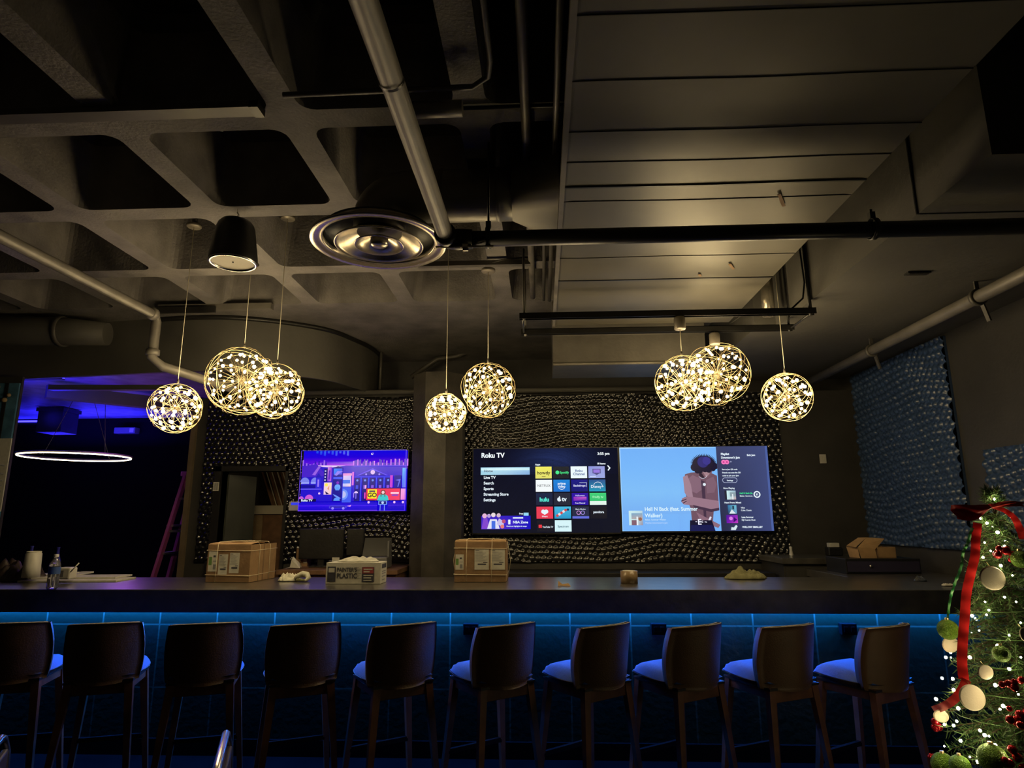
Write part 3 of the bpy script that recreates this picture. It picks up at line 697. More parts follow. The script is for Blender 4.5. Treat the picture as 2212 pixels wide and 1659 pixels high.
s.disc(.682, .365, .021, (225, 190, 245)); s.disc(.62, .40, .009, (150, 130, 245)); s.disc(.745, .40, .009, (150, 130, 245)); s.rect(.51, .43, .86, .455, (35, 40, 225))
for k in range(5):
    u = .515+k*.073; s.rect(u, .46, u+.05, .84, (14, 4, 130)); s.rect(u+.055, .455, u+.064, .84, (60, 80, 240)); s.disc(u+.025, .50, .010, (110, 140, 250)); s.rect(u+.012, .58, u+.036, .64, (130, 80, 225) if k else (60, 70, 220))
s.rect(.85, .42, .875, .62, (200, 60, 215)); s.rect(.89, .42, .955, .62, (18, 14, 150)); s.pg([(.90, .50), (.95, .48), (.93, .61), (.92, .61), (.935, .51)], (100, 110, 240))
s.rect(.965, .30, 1, .62, (90, 190, 250), (70, 150, 250), (120, 140, 250), (90, 110, 250)); s.rect(.945, .64, 1, .82, (245, 150, 225), (250, 170, 230), (250, 120, 215), (240, 140, 220))
s.disc(.535, .71, .018, (230, 200, 255), a0=PI, a1=2*PI); s.rect(.53, .71, .54, .80, (120, 100, 240)); s.rect(.51, .70, .518, .78, (160, 130, 245))
s.rect(.615, .58, .63, .64, (240, 170, 235)); s.rect(.613, .70, .632, .80, (230, 70, 200))
s.rect(.625, .625, .955, .835, (18, 8, 90)); s.rect(.632, .637, .948, .825, (240, 40, 80), (245, 60, 100), (250, 70, 110), (235, 35, 90))
s.rect(.645, .65, .73, .80, (255, 235, 40)); s.rect(.660, .668, .715, .695, (90, 70, 90)); s.t(.688, .775, 'GO', .10, (70, 60, 40), 'CENTER', .03)
s.pg([(.735, .83), (.75, .75), (.77, .73), (.81, .73), (.835, .76), (.845, .83)], (60, 200, 205)); s.disc(.79, .70, .023, (120, 60, 50)); s.disc(.79, .70, .014, (240, 205, 210)); s.rect(.768, .70, .776, .77, (120, 60, 50)); s.rect(.804, .70, .812, .77, (120, 60, 50))
s.rect(.862, .700, .938, .722, (255, 235, 250)); s.rect(.872, .735, .930, .757, (130, 70, 200))
s.rect(.75, .835, .83, .90, (120, 160, 250)); s.rect(.758, .843, .822, .892, (18, 20, 120)); s.disc(.79, .868, .012, (190, 210, 255))
for u in (.765, .805): s.rect(u, .90, u+.006, 1, (130, 160, 250))
s.vgrad(0, .86, .74, 1, [(0, (24, 8, 200)), (.4, (36, 0, 225)), (1, (20, 0, 200))]); s.vgrad(.84, .86, 1, 1, [(0, (40, 8, 200)), (1, (20, 0, 200))])
s.rect(0, .91, .74, .918, (90, 40, 240)); s.rect(.84, .905, 1, .912, (90, 40, 240)); s.rect(0, .985, .74, .992, (120, 60, 240))
s.pg([(.29, .925), (.31, .905), (.42, .905), (.455, .925), (.455, .955), (.29, .955)], (70, 60, 220)); s.rect(.30, .925, .44, .945, (30, 10, 170)); s.disc(.325, .955, .012, (150, 140, 245)); s.disc(.425, .955, .012, (150, 140, 245)); s.pg([(.455, .92), (.50, .90), (.49, .93)], (230, 160, 240))
for u in (.66, .90, .98): s.disc(u, .86, .011, (235, 190, 250))
s.rect(0, .80, .165, .845, (12, 0, 70)); s.t(.025, .84, 'Roku TV', .052, (225, 245, 255), bold=.04)
s.rect(0, 0, .004, 1, (120, 80, 255)); s.rect(.996, 0, 1, 1, (100, 60, 255)); s.rect(0, 0, 1, .006, (60, 40, 250)); s.rect(0, .994, 1, 1, (110, 60, 250))
s.build('screen', M['screen'], t)
# --- menu screen
t, s = television('television showing a dark menu with a grid of coloured app tiles', 1022, 1337, 968.5, 1151)
bk = (22, 22, 38)
s.rect(0, 0, 1, 1, (14, 14, 28), (12, 13, 24), (26, 26, 36), (24, 24, 34)); s.k = 0
s.field(lambda u, v: [14+a*g + 10*math.exp(-((v-.6)/.35)**2) for a, g in ((22, math.exp(-((u-.58)/.28)**2-((v-.12)/.22)**2)), (34, math.exp(-((u-.58)/.28)**2-((v-.12)/.22)**2)), (0, 0))] [:2] + [28+66*math.exp(-((u-.58)/.28)**2-((v-.12)/.22)**2)+16*math.exp(-((v-.6)/.35)**2)], 0, 0, 1, 1)
Wc = (232, 245, 255)
s.t(.055, .105, 'Roku TV', .078, Wc, bold=.035); s.t(.945, .085, '3:55 pm', .045, Wc, 'RIGHT', .03)
s.rect(.052, .225, .392, .315, (150, 205, 235), (150, 200, 235), (120, 165, 220), (150, 205, 225)); s.rect(.054, .235, .39, .262, (195, 235, 245)); s.t(.075, .282, 'Home', .042, (50, 70, 100))
for k, w in enumerate(('Live TV', 'Search', 'Sports', 'Streaming Store', 'Settings')): s.t(.073, .362+k*.0665, w, .046, Wc, bold=.03)
s.t(.43, .205, 'Apps', .030, Wc, bold=.03); s.t(.915, .200, '18 items', .030, Wc, 'RIGHT', .03)
s.pg([(.925, .215), (.932, .21), (.948, .243), (.934, .275), (.927, .27), (.937, .243)], Wc)
c0, r0_, cw, rh, tw, th = .431, .222, .1215, .158, .112, .140
def tile(c, r, col, col2=None): u, v = c0+c*cw+r*.0015, r0_+r*rh; s.rect(u, v, u+tw, min(v+th, .985), col, col, col2 or col, col2 or col); return u, v, u+tw/2
u, v, m_ = tile(0, 0, (240, 235, 95), (225, 220, 110)); s.t(m_, v+.092, 'howdy', .058, (60, 50, 30), 'CENTER', .02); s.rect(m_-.012, v+.115, m_+.014, v+.121, (110, 95, 45))
u, v, m_ = tile(1, 0, (22, 28, 38)); s.disc(u+.03, v+.07, .013, (70, 235, 140)); s.t(u+.046, v+.084, 'Spotify', .040, (70, 235, 140), bold=.02)
u, v, m_ = tile(2, 0, (235, 248, 252)); s.t(m_, v+.066, 'Roku', .042, (40, 80, 150), 'CENTER'); s.t(m_, v+.104, 'Channel', .042, (40, 80, 150), 'CENTER')
u, v, m_ = tile(3, 0, (130, 140, 215), (150, 165, 225)); s.rect(m_-.028, v+.03, m_+.028, v+.085, (70, 70, 140)); s.rect(m_-.022, v+.038, m_+.022, v+.077, (140, 110, 220)); s.pg([(m_-.02, v+.085), (m_+.02, v+.085), (m_, v+.105)], (60, 60, 130)); s.rect(u+.010, v+.118, u+.05, v+.124, (220, 235, 255))
u, v, m_ = tile(0, 1, (245, 250, 252)); s.t(m_, v+.083, 'NETFLIX', .042, (120, 125, 130), 'CENTER', .01)
u, v, m_ = tile(1, 1, (20, 130, 215), (25, 110, 205)); s.t(m_, v+.058, 'prime', .040, Wc, 'CENTER', .03); s.t(m_, v+.092, 'video', .040, Wc, 'CENTER', .03); s.ring(m_, v+.072, .024, .0018, Wc, 10, .5, 2.6)
u, v, m_ = tile(2, 1, (8, 10, 130), (10, 14, 110)); s.t(m_, v+.082, 'Backdrops', .034, (220, 225, 255), 'CENTER', .02); s.rect(m_+.0, v+.035, m_+.05, v+.039, Wc); s.rect(m_+.048, v+.035, m_+.05, v+.088, Wc)
u, v, m_ = tile(3, 1, (14, 70, 140), (20, 150, 185)); s.t(m_, v+.098, 'Disney+', .046, Wc, 'CENTER', .01); s.ring(m_+.004, v+.082, .030, .0014, Wc, 14, PI*1.1, PI*1.95)
u, v, m_ = tile(0, 2, (20, 34, 70), (24, 30, 56)); s.t(m_, v+.096, 'hulu', .066, (90, 235, 215), 'CENTER', .04)
u, v, m_ = tile(1, 2, (34, 38, 56)); s.t(m_+.014, v+.094, 'tv', .070, Wc, 'CENTER', .03); s.disc(m_-.020, v+.074, .014, Wc); s.disc(m_-.009, v+.068, .005, (34, 38, 56)); s.disc(m_-.018, v+.044, .004, Wc)
u, v, m_ = tile(2, 2, (40, 10, 160)); s.t(m_, v+.038, 'Halloween', .026, (210, 200, 255), 'CENTER', .02); s.rect(u+.012, v+.045, u+tw-.012, v+.09, (150, 50, 190), (200, 90, 200), (60, 30, 170), (120, 30, 180)); s.t(m_, v+.125, 'Free Channel', .022, (240, 235, 255), 'CENTER', .02)
u, v, m_ = tile(3, 2, (60, 205, 120), (50, 190, 110)); s.rect(u, v+.095, u+tw, v+th, (225, 245, 235)); s.t(m_, v+.06, 'frndly tv', .038, (170, 245, 190), 'CENTER', .02)
u, v, m_ = tile(0, 3, (235, 60, 85)); s.disc(m_-.010, v+.058, .014, Wc); s.disc(m_+.010, v+.058, .014, Wc); s.pg([(m_-.024, v+.062), (m_+.024, v+.062), (m_, v+.098)], Wc); s.t(m_, v+.122, 'iHeart', .026, Wc, 'CENTER', .02)
u, v, m_ = tile(1, 3, (70, 185, 225), (40, 150, 200)); [s.disc(u+.020+k*.014, v+.105-k*.016, .009, (235, 225, 230) if k % 2 else (210, 70, 70)) for k in range(5)]; s.disc(u+.092, v+.035, .008, (30, 50, 90))
u, v, m_ = tile(2, 3, (38, 42, 70)); s.t(m_, v+.038, 'Magic Motion', .022, Wc, 'CENTER', .02); s.ring(m_-.014, v+.072, .012, .002, (220, 150, 230), 16); s.ring(m_+.014, v+.072, .012, .002, (170, 150, 240), 16); s.rect(u, v+.113, u+tw, v+th, (100, 110, 220))
u, v, m_ = tile(3, 3, (20, 20, 32)); s.t(m_, v+.078, 'pandora', .038, Wc, 'CENTER', .03)
u, v, m_ = tile(0, 4, (22, 22, 34)); s.rect(u+.012, v+.052, u+.034, v+.088, (235, 60, 70)); s.t(u+.038, v+.088, 'YouTube TV', .030, Wc, bold=.02, sq=.8)
u, v, m_ = tile(1, 4, (215, 245, 250)); s.t(m_, v+.083, 'Spectrum', .034, (70, 110, 130), 'CENTER')
s.rect(.06, .80, .395, .955, (60, 30, 190), (16, 14, 190), (14, 10, 185), (90, 50, 210)); 
for (u, v, r_, c) in ((.082, .80, .016, (230, 180, 215)), (.112, .80, .013, (190, 160, 220)), (.142, .79, .015, (235, 220, 225)), (.178, .795, .014, (215, 185, 205))): s.disc(u, v, r_, c)
s.pg([(.062, .95), (.075, .83), (.10, .82), (.115, .95)], (130, 70, 205)); s.pg([(.10, .95), (.12, .84), (.165, .84), (.185, .95)], (225, 225, 245)); s.rect(.13, .86, .156, .95, (70, 110, 225)); s.pg([(.165, .90), (.18, .83), (.21, .86), (.215, .93)], (200, 190, 235))
s.disc(.213, .865, .013, (190, 80, 120)); s.disc(.203, .925, .013, (230, 130, 120)); s.t(.318, .785, 'Free', .026, Wc, bold=.03); s.rect(.348, .765, .382, .80, (150, 215, 245))
s.rect(.275, .818, .345, .833, Wc); s.rect(.243, .845, .258, .90, Wc); s.t(.275, .888, 'NBA Zone', .040, Wc, bold=.03); s.t(.23, .928, 'Check out highlights & recaps', .020, Wc, bold=.03)
s.build('screen', M['screen'], t)
# --- music screen
t, s = television('television showing a pale blue music screen with a shirtless person looking down', 1341, 1662, 965.5, 1147)
s.rect(0, 0, 1, 1, (120, 180, 245)); s.k = 0
s.vgrad(0, 0, .655, 1, [(0, (112, 172, 242)), (.25, (118, 180, 245)), (.55, (130, 190, 242)), (.8, (118, 170, 235)), (1, (112, 165, 240))])
s.rect(0, 0, .655, .012, (150, 205, 255)); s.rect(0, 0, .006, 1, (150, 205, 255))
sk, skd, skl = (112, 82, 98), (70, 50, 72), (160, 128, 145)
s.pg([(.44, .33), (.48, .31), (.60, .30), (.655, .35), (.655, .70), (.62, .74), (.60, .98), (.47, .98), (.465, .74), (.44, .60), (.43, .42)], sk)
s.pg([(.45, .40), (.49, .34), (.54, .38), (.56, .50), (.51, .56), (.46, .52)], (132, 100, 118)); s.pg([(.58, .40), (.63, .36), (.65, .45), (.63, .55), (.58, .56)], (126, 95, 112)); s.pg([(.545, .40), (.57, .42), (.565, .95), (.55, .95)], skd)
s.pg([(.425, .36), (.455, .34), (.475, .45), (.485, .60), (.455, .62), (.43, .55)], skl)
s.pg([(.43, .60), (.48, .60), (.655, .65), (.655, .73), (.60, .745), (.48, .70), (.42, .69), (.405, .66), (.41, .62)], (152, 118, 135)); s.pg([(.48, .695), (.60, .745), (.655, .73), (.655, .76), (.60, .78), (.49, .73)], skd)
for k in range(4): s.pg([(.402+k*.006, .645+k*.012), (.44, .62+k*.012), (.44, .632+k*.012), (.405+k*.006, .655+k*.012)], skl if k % 2 else skd)
s.pg([(.50, .78), (.56, .84), (.655, .93), (.64, .965), (.60, .94), (.52, .86)], (140, 105, 122)); s.pg([(.56, .93), (.575, .93), (.60, .84), (.59, .83)], (230, 225, 240))
s.pg([(.455, .875), (.60, .875), (.62, 1), (.45, 1)], (18, 16, 44)); s.pg([(.46, .93), (.60, .93), (.62, 1), (.455, 1)], (22, 26, 80))
s.t(.505, .925, 'E', .09, (235, 235, 250), bold=.03); s.t(.49, .905, '-', .06, (220, 220, 240)); s.t(.53, .905, 'c -', .05, (220, 220, 240)); s.t(.558, .905, 'n', .03, (220, 220, 240))
s.pg([(.52, .25), (.60, .24), (.625, .30), (.60, .37), (.575, .385), (.55, .36), (.53, .31)], (120, 88, 100)); s.pg([(.53, .29), (.545, .30), (.575, .385), (.56, .385), (.535, .35)], (45, 30, 48)); s.pg([(.56, .30), (.60, .285), (.605, .33), (.58, .37)], (165, 130, 140))
s.disc(.568, .205, .074, (26, 21, 46), 26, .088)
for (u_, v_, r_) in ((.505, .25, .026), (.525, .285, .022), (.645, .235, .022), (.63, .265, .018), (.545, .295, .014), (.60, .28, .02), (.575, .275, .02)): s.disc(u_, v_, r_, (26, 21, 46), 12)
s.disc(.565, .185, .038, (46, 42, 118)); s.disc(.59, .17, .028, (58, 52, 140))
for k in range(34):
    a = PI*(.80+k/33*1.40); cu_, cv_ = .568, .205; s.pg([(cu_+.07*math.cos(a), cv_+.085*math.sin(a)), (cu_+.092*math.cos(a+.05), cv_+.125*math.sin(a+.05)), (cu_+.07*math.cos(a+.16), cv_+.085*math.sin(a+.16))], (24, 20, 50))
s.ring(.555, .33, .030, .0012, (215, 220, 240), 12, .3, 2.6); s.disc(.562, .455, .010, (225, 235, 245))
s.rect(.045, .76, .137, .93, (205, 238, 240), (185, 215, 230), (150, 140, 160), (205, 238, 240)); s.rect(.062, .79, .135, .86, (120, 165, 200), (130, 170, 200), (190, 160, 150), (180, 170, 170)); s.rect(.062, .87, .10, .93, (130, 95, 110)); s.rect(.095, .83, .105, .93, (235, 245, 250)); s.disc(.12, .86, .012, (150, 100, 80))
s.t(.152, .762, 'Hell N Back (feat. Summer', .062, (220, 245, 255), bold=.02, sq=.93); s.t(.152, .838, 'Walker)', .062, (220, 245, 255), bold=.02); s.t(.152, .875, 'Bakar, Summer Walker', .026, (195, 225, 250)); s.t(.152, .912, "Playlist: Downtown's Jam", .026, (180, 210, 250))
s.rect(.655, 0, 1, 1, (56, 62, 98), (66, 76, 124), (62, 72, 122), (40, 44, 72)); s.rect(.985, 0, 1, 1, (76, 96, 160))
s.t(.685, .105, 'Playlist', .036, Wc, bold=.04); s.t(.685, .148, "Downtown's Jam", .036, Wc, bold=.04, sq=.9); s.t(.86, .118, 'Exit Jam', .030, Wc, bold=.04)
s.disc(.70, .19, .016, (245, 120, 190)); s.disc(.722, .19, .016, (245, 120, 190)); s.disc(.70, .19, .006, (200, 60, 140)); s.disc(.722, .19, .006, (200, 60, 140)); s.t(.742, .20, '+', .04, (170, 175, 210))
s.t(.685, .285, 'Start a Jam QR code', .022, Wc, bold=.03); s.t(.685, .325, 'Friends can scan the QR', .024, Wc, bold=.03, sq=.92); s.t(.685, .360, 'code to join your Jam', .024, Wc, bold=.03, sq=.92)
s.ring(.70, .407, .016, .0012, (200, 210, 245), 12, PI/2, PI*1.5); s.ring(.765, .407, .016, .0012, (200, 210, 245), 12, -PI/2, PI/2); s.rect(.70, .377, .765, .381, (200, 210, 245)); s.rect(.70, .433, .765, .437, (200, 210, 245)); s.t(.733, .418, 'Settings', .024, Wc, 'CENTER', .03)
s.t(.685, .51, 'Now Playing', .026, Wc, bold=.03); s.rect(.705, .53, .765, .635, (205, 238, 240), (150, 180, 200), (190, 160, 160), (205, 238, 240)); s.rect(.725, .55, .765, .60, (140, 160, 170)); s.rect(.74, .57, .747, .635, (240, 245, 250)); s.rect(.69, .53, .704, .635, (40, 40, 56))
s.t(.79, .57, "Hell N Back (fe..", .024, (60, 220, 140), bold=.04); s.t(.79, .602, 'Bakar, Summer..', .024, Wc, bold=.02); s.ring(.905, .577, .019, .0038, Wc); s.rect(.899, .565, .903, .589, Wc); s.rect(.907, .565, .911, .589, Wc)
s.t(.685, .68, 'Next From: Mixed', .026, Wc, bold=.03); s.rect(.705, .70, .762, .80, (50, 120, 170), (110, 190, 215), (120, 170, 210), (40, 60, 100)); s.pg([(.712, .80), (.73, .75), (.755, .80)], (220, 235, 240)); s.rect(.735, .71, .745, .75, (30, 40, 60))
s.rect(.69, .815, .765, .91, (70, 20, 150), (150, 40, 190), (190, 60, 190), (110, 20, 170)); s.disc(.72, .855, .012, (220, 130, 230)); s.pg([(.735, .90), (.74, .84), (.76, .87)], (60, 10, 110))
s.pg([(.715, .99), (.72, .955), (.735, .96), (.75, .93), (.76, .945), (.745, .99)], (215, 235, 240))
s.t(.79, .74, 'Vibe', .026, Wc, bold=.02); s.t(.79, .77, 'Cuba Classic', .024, Wc, bold=.02); s.t(.79, .85, 'Late Summer', .026, Wc, bold=.03); s.t(.79, .882, 'DJ Cosmic Dust', .024, Wc, bold=.03); s.t(.79, .965, 'WILLOW SMALLEY', .028, Wc, bold=.04)
s.build('screen', M['screen'], t)

# ============================================================ BAR
BY0, BY1, BZ = 4.2, 5.04, 1.07
BX0, BX1 = -5.6, 3.02
t = thing('bar_counter', 'long thick dark polished bar slab across the whole room', 'bar counter', (0, BY0, BZ))
m = MB(); m.box(BX0, BX1, 0, BY1-BY0, -.142, 0, 1)
m.f = [f for f in m.f]; m.mi[1] = 0
m.build('slab', [M['bar_top'], M['bar_face']], t, bevel=.006)
t = thing('tiled_bar_cabinet', 'blue lit tiled front under the bar slab, behind the stools', 'bar front', (0, 4.5, 0))
MB().box(BX0, BX1, 0, .12, 0, .927).build('tiled_wall', M['tile'], t)
MB().box(BX0, BX1, -.02, 0, 0, .10).build('kick_plate', M['outlet'], t)
MB().box(BX0+.02, BX1-.02, -.055, -.035, .921, .9275).build('light_strip', [M['led_blue']], t)
MB().box(BX0, BX1, -.06, -.03, .9275, .9279).build('strip_channel', M['black_paint'], t)
for px in (1018, 1421, 1828):
    p = atY(px, 1357, 4.5); q = MB(); q.box(-.05, .05, -.045, -.001, -.035, .035)
    o = q.build('power_outlet', M['outlet'], t, loc=(p.x, 0, p.z), bevel=.004)
    for sx in (-.022, .022): MB().box(sx-.012, sx+.012, -.05, -.044, -.016, .016).build('socket', M['outlet'], o)
# stains on slab face are in the material

# ------------------------------------------------------------ STOOLS
def stool():
    t = thing('bar_stool', '', 'bar stool')
    def sq(u, v, p=.5):      # square to rounded square
        a, b = 2*u-1, 2*v-1
        return a*math.sqrt(1-b*b*p*.5), b*math.sqrt(1-a*a*p*.5)
    def pad(m, w, d, z0, th, top):
        def f(u, v):
            a, b = sq(u, v, .55); e = max(abs(2*u-1), abs(2*v-1)); return (a*w/2, b*d/2+.015, z0+th*(1-max(0, (e-.55)/.45)**2.5)+.012*(b*.5))
        m.grid(f, 16, 16)
    m = MB(); pad(m, .39, .41, .655, .045, True)
    m.grid(lambda u, v: (sq(u, v, .55)[0]*.39/2, sq(u, v, .55)[1]*.41/2+.015, .655), 16, 16); m.build('seat', M['seat_fabric'], t)
    m = MB(); m.grid(lambda u, v: (sq(u, v, .55)[0]*.40/2, sq(u, v, .55)[1]*.42/2+.012, .653), 12, 12)
    m.grid(lambda u, v: (sq(u, v, .55)[0]*.36/2, sq(u, v, .55)[1]*.36/2, .620), 12, 12)
    ring0 = [(.22*math.cos(a), .22*math.sin(a)) for a in np.linspace(0, 2*PI, 33)[:-1]]
    m.lathe([(.17, .622), (.185, .640), (.19, .655)], (0, 0, 0), 32); m.build('seat_shell', M['pad'], t)
    W, H, zc0 = .41, .335, .622
    def shell(off, w, h, zb_, inset=0):
        def f(u, v):
            a, b = sq(u, v, .30); x = a*w/2; z = zb_ + (b+1)/2*h
            y = -.205 - .045*((z-.66)/.3) + .10*(x/.2)**2 + off
            return (x, y, z)
        return f
    def slab(fa, fb, mm, n=14):
        m = MB(); m.grid(fa, n, n); nb = len(m.v); m.grid(fb, n, n)
        N = n+1
        edge = [i for i in range(N)] + [j*N+n for j in range(1, N)] + [n*N+i for i in range(n-1, -1, -1)] + [j*N for j in range(n-1, 0, -1)]
        for k in range(len(edge)):
            a, b = edge[k], edge[(k+1) % len(edge)]; m.face((a, b, nb+b, nb+a), 0, True)
        return m
    slab(shell(-.012, W, H, zc0-.012), shell(.004, W, H, zc0-.012), 0).build('backrest', M['leather'], t)
    slab(shell(.006, W*.985, H*.97, zc0), shell(.040, W*.95, H*.93, zc0+.008), 0).build('back_pad', M['pad'], t)
    fe, fp = shell(-.006, W, H, zc0-.012), shell(.024, W*.955, H*.935, zc0+.008)
    MB().tube([fe(u, 1.0) for u in np.linspace(.03, .97, 15)], .0028, 6).build('edge_piping', M['cream'], t)  # pale rim of lamp light on the top edges, added as thin tubes
    MB().tube([fp(u, 1.0) for u in np.linspace(.03, .97, 15)], .0028, 6).build('edge_piping', M['cream'], t)
    m = MB(); m.box(-.15, .15, -.165, -.145, .555, .625); m.build('rear_rail', M['wood_leg'], t, bevel=.003)
    m = MB(); m.box(-.15, .15, .145, .165, .575, .625); m.build('front_rail', M['wood_leg'], t, bevel=.003)
    for sx in (-1, 1):
        MB().box(sx*.155-.01, sx*.155+.01, -.15, .15, .575, .625).build('side_rail', M['wood_leg'], t)
        for sy in (-1, 1):
            MB().bar((sx*.150, sy*.150, .63), (sx*.205, sy*.205, 0), .042, .036, w2=.026, h2=.024).build('leg', M['wood_leg'], t)
    MB().box(-.175, .175, .170, .19, .22, .245).build('footrest', M['outlet'], t)
    MB().box(-.175, .175, -.175, .175, .618, .630).build('mount_plate', M['black_paint'], t)
    return t
proto = stool()
ST = [(12, 16), (216, 18), (436, 18), (659, 25), (880, 34), (1105, 36), (1322, 39), (1521, 33), (1720, 26), (1938, 32)]
SL = ['bar stool cut off by the left edge of the picture', 'bar stool second from the left, under the paper stack', 'bar stool third from the left, in front of the ladder and first taped box',
      'bar stool below the crumpled white cloth', 'bar stool below the gap right of the printed white carton', 'bar stool below the twine tied box next to the column',
      'bar stool left of the one under the tape roll, in front of the coloured reflections', 'bar stool below the music screen, right of the outlet near the middle',
      'bar stool second closest to the decorated tree', 'bar stool closest to the decorated tree, its rail catching light']
for i, (px, rz) in enumerate(ST):
    o = proto if i == 0 else copy_tree(proto)
    c = atY(px, 1410, 3.70); 
    rzr = math.radians(rz)
    # backrest centre sits at local (0,-.205)
    o.location = (c.x - .205*math.sin(rzr), 3.70+.205*math.cos(rzr), 0); o.rotation_euler[2] = rzr
    o['label'] = SL[i]; o['group'] = 'walnut and leather bar stools along the bar'
# ------------------------------------------------------------ back counters
def counter(name, label, x0, x1, y0, y1, z, topm, bodym, doors=0, th=.04):
    t = thing(name, label, 'counter', ((x0+x1)/2, y0, 0)); w = (x1-x0)/2
    MB().box(-w, w, 0, y1-y0, z-th, z).build('worktop', M[topm], t, bevel=.003)
    MB().box(-w+.02, w-.02, .03, y1-y0, 0, z-th).build('body', M[bodym], t)
    for k in range(doors):
        a = -w+.03+(2*w-.06)*k/doors; b = -w+.03+(2*w-.06)*(k+1)/doors
        d = MB().box(a+.005, b-.005, .01, .029, .12, z-th-.03).build('door', M[bodym], t)
        MB().box(b-.05, b-.035, -.01, .01, z*.6, z*.75).build('handle', M['chrome'], d)
    return t
xa, xb = atY(598, 1225, 5.8).x, atY(860, 1225, 5.8).x
counter('back_counter', 'brown wooden back counter under the blue television, holding the tills', xa, xb, 5.78, 6.46, 1.065, 'wood', 'wood', 2)
xc, xd = atY(1024, 1230, 6.0).x, atY(1680, 1230, 6.0).x
counter('back_counter', 'black back counter under the two large televisions', xc, xd-.02, 6.0, 6.46, 1.02, 'black_paint', 'black_paint', 4)
xe = atY(1688, 1200, 5.86).x
counter('back_counter', 'raised stone counter in the right rear corner', xe, 3.13, 5.86, 6.46, 1.155, 'bar_top', 'wall_dark', 2, th=.05)
counter('side_counter', 'stone return counter along the right wall joining the bar', 2.28, 3.13, 5.05, 5.85, 1.068, 'bar_top', 'wall_dark', 0, th=.06)
# ============================================================ THINGS ON THE BAR
def onbar(px, py):
    return atZ(px, py, BZ)
def carton(label, c, w, d, h, rot, labels, flap=0., group='twine tied cardboard boxes on the bar', bulge=.0):
    t = thing('cardboard_box', label, 'cardboard box', c, rot, group)
    m = MB(); m.box(-w/2, w/2, -d/2, d/2, .001, h); m.mi[2] = 1; m.mi[3] = 1
    m.build('body', [M['card'], M['card_dark']], t, bevel=.003)
    f = MB(); n = 10
    f.grid(lambda u, v: (-w/2+u*w, -d/2+v*d*.5, h+.002+.010*math.sin(PI*v)+.006*math.sin(3*PI*u)*v), n, 6); f.grid(lambda u, v: (-w/2+u*w, v*d*.5, h+.002+.012*(1-v)+.004*math.sin(5*u)), n, 6)
    f.build('flap', M['card'], t)
    f = MB(); f.box(-w/2, w/2, -.012, .0, h+.006, h+.012); f.build('flap_seam', M['card_dark'], t)
    MB().box(w/2, w/2+.001, -.008, .008, .0, h).build('corner_joint', M['card_dark'], t)
    for (x0, x1, z0, z1, kind) in labels:
        q = MB(); y = -d/2-.0015
        q.poly([(x0, y, z0), (x1, y, z0), (x1, y, z1), (x0, y, z1)], 0); lw = x1-x0; lh = z1-z0
        y -= .0006
        def r(a, b, c_, e, k): q.poly([(x0+lw*a, y, z0+lh*c_), (x0+lw*b, y, z0+lh*c_), (x0+lw*b, y, z0+lh*e), (x0+lw*a, y, z0+lh*e)], k)
        if kind == 1: r(.05, .38, .32, .72, 3); r(.52, .78, .70, .80, 1); r(.55, .85, .10, .35, 2); r(.5, .9, .5, .53, 2)
        else:
            r(.06, .32, .93, .955, 1)
            for k in range(9): r(.06, .55+.35*((k*37) % 10)/10, .86-k*.055, .875-k*.055, 2)
            r(.22, .85, .22, .30, 1) if kind == 2 else r(.22, .8, .24, .30, 1); r(.6, .9, .34, .37, 1)
        q.build('printed_label', [M['paper'], M['ink'], M['ink_grey'], M['ink_green']], t)
    e = .004
    def loopx(x): return [(x, -d/2-e, 0.003), (x, -d/2-e, h*.5), (x+.004, -d/2-e, h), (x+.002, -d/2+.01, h+.016), (x, 0, h+.020), (x, d/2-.01, h+.014), (x, d/2+e, h), (x, d/2+e, .003)]
    def loopy(y): return [(-w/2-e, y, .003), (-w/2-e-bulge, y, h*.5), (-w/2-e, y, h-.01), (-w/2+.015, y, h+.014), (0, y, h+.020), (w/2-.015, y, h+.014), (w/2+e, y, h-.01), (w/2+e+bulge, y, h*.5), (w/2+e, y, .003)]
    def loopz(z, dz_=0): return [(-w/2-e, -d/2-e, z), (w/2+e, -d/2-e, z-dz_), (w/2+e, d/2+e, z), (-w/2-e, d/2+e, z)]
    for z, q in ((h*.20, .005), (h*.85, .004)): MB().tube(loopz(z, q), 0.0019, 6, closed=True).build('twine', M['twine'], t)
    for x in (-w*.27,) + ((w*.22,) if bulge else ()): MB().tube(loopx(x), 0.0019, 6).build('twine', M['twine'], t)
    for y in ((-d*.18, d*.22) if not bulge else (0,)): MB().tube(loopy(y), 0.0019, 6).build('twine', M['twine'], t)
    return t
cA = onbar(537, 1259)
rotA = math.radians(-6)
w, d, h = .335, .36, .262
off = Vector((-w/2*math.cos(rotA) - (d/2)*math.sin(rotA), -w/2*math.sin(rotA) + d/2*math.cos(rotA), 0))
carton('twine tied cardboard box with three paper labels, at the left end of the bar', cA+off, w, d, h, rotA,
       [(-.155, -.085, .075, .215, 1), (-.075, -.005, .055, .195, 2), (.010, .085, .065, .205, 2)])
cB = onbar(1037, 1258); wB = onbar(1094, 1258).x-onbar(982, 1258).x
carton('twine tied cardboard box with bulging sides standing in front of the column', (cB.x, cB.y+.14, BZ), wB, .28, .275, 0,
       [(-wB*.48, -wB*.32, .085, .19, 1), (-wB*.11, wB*.17, .085, .225, 3), (wB*.20, wB*.48, .085, .225, 3)], bulge=.022)
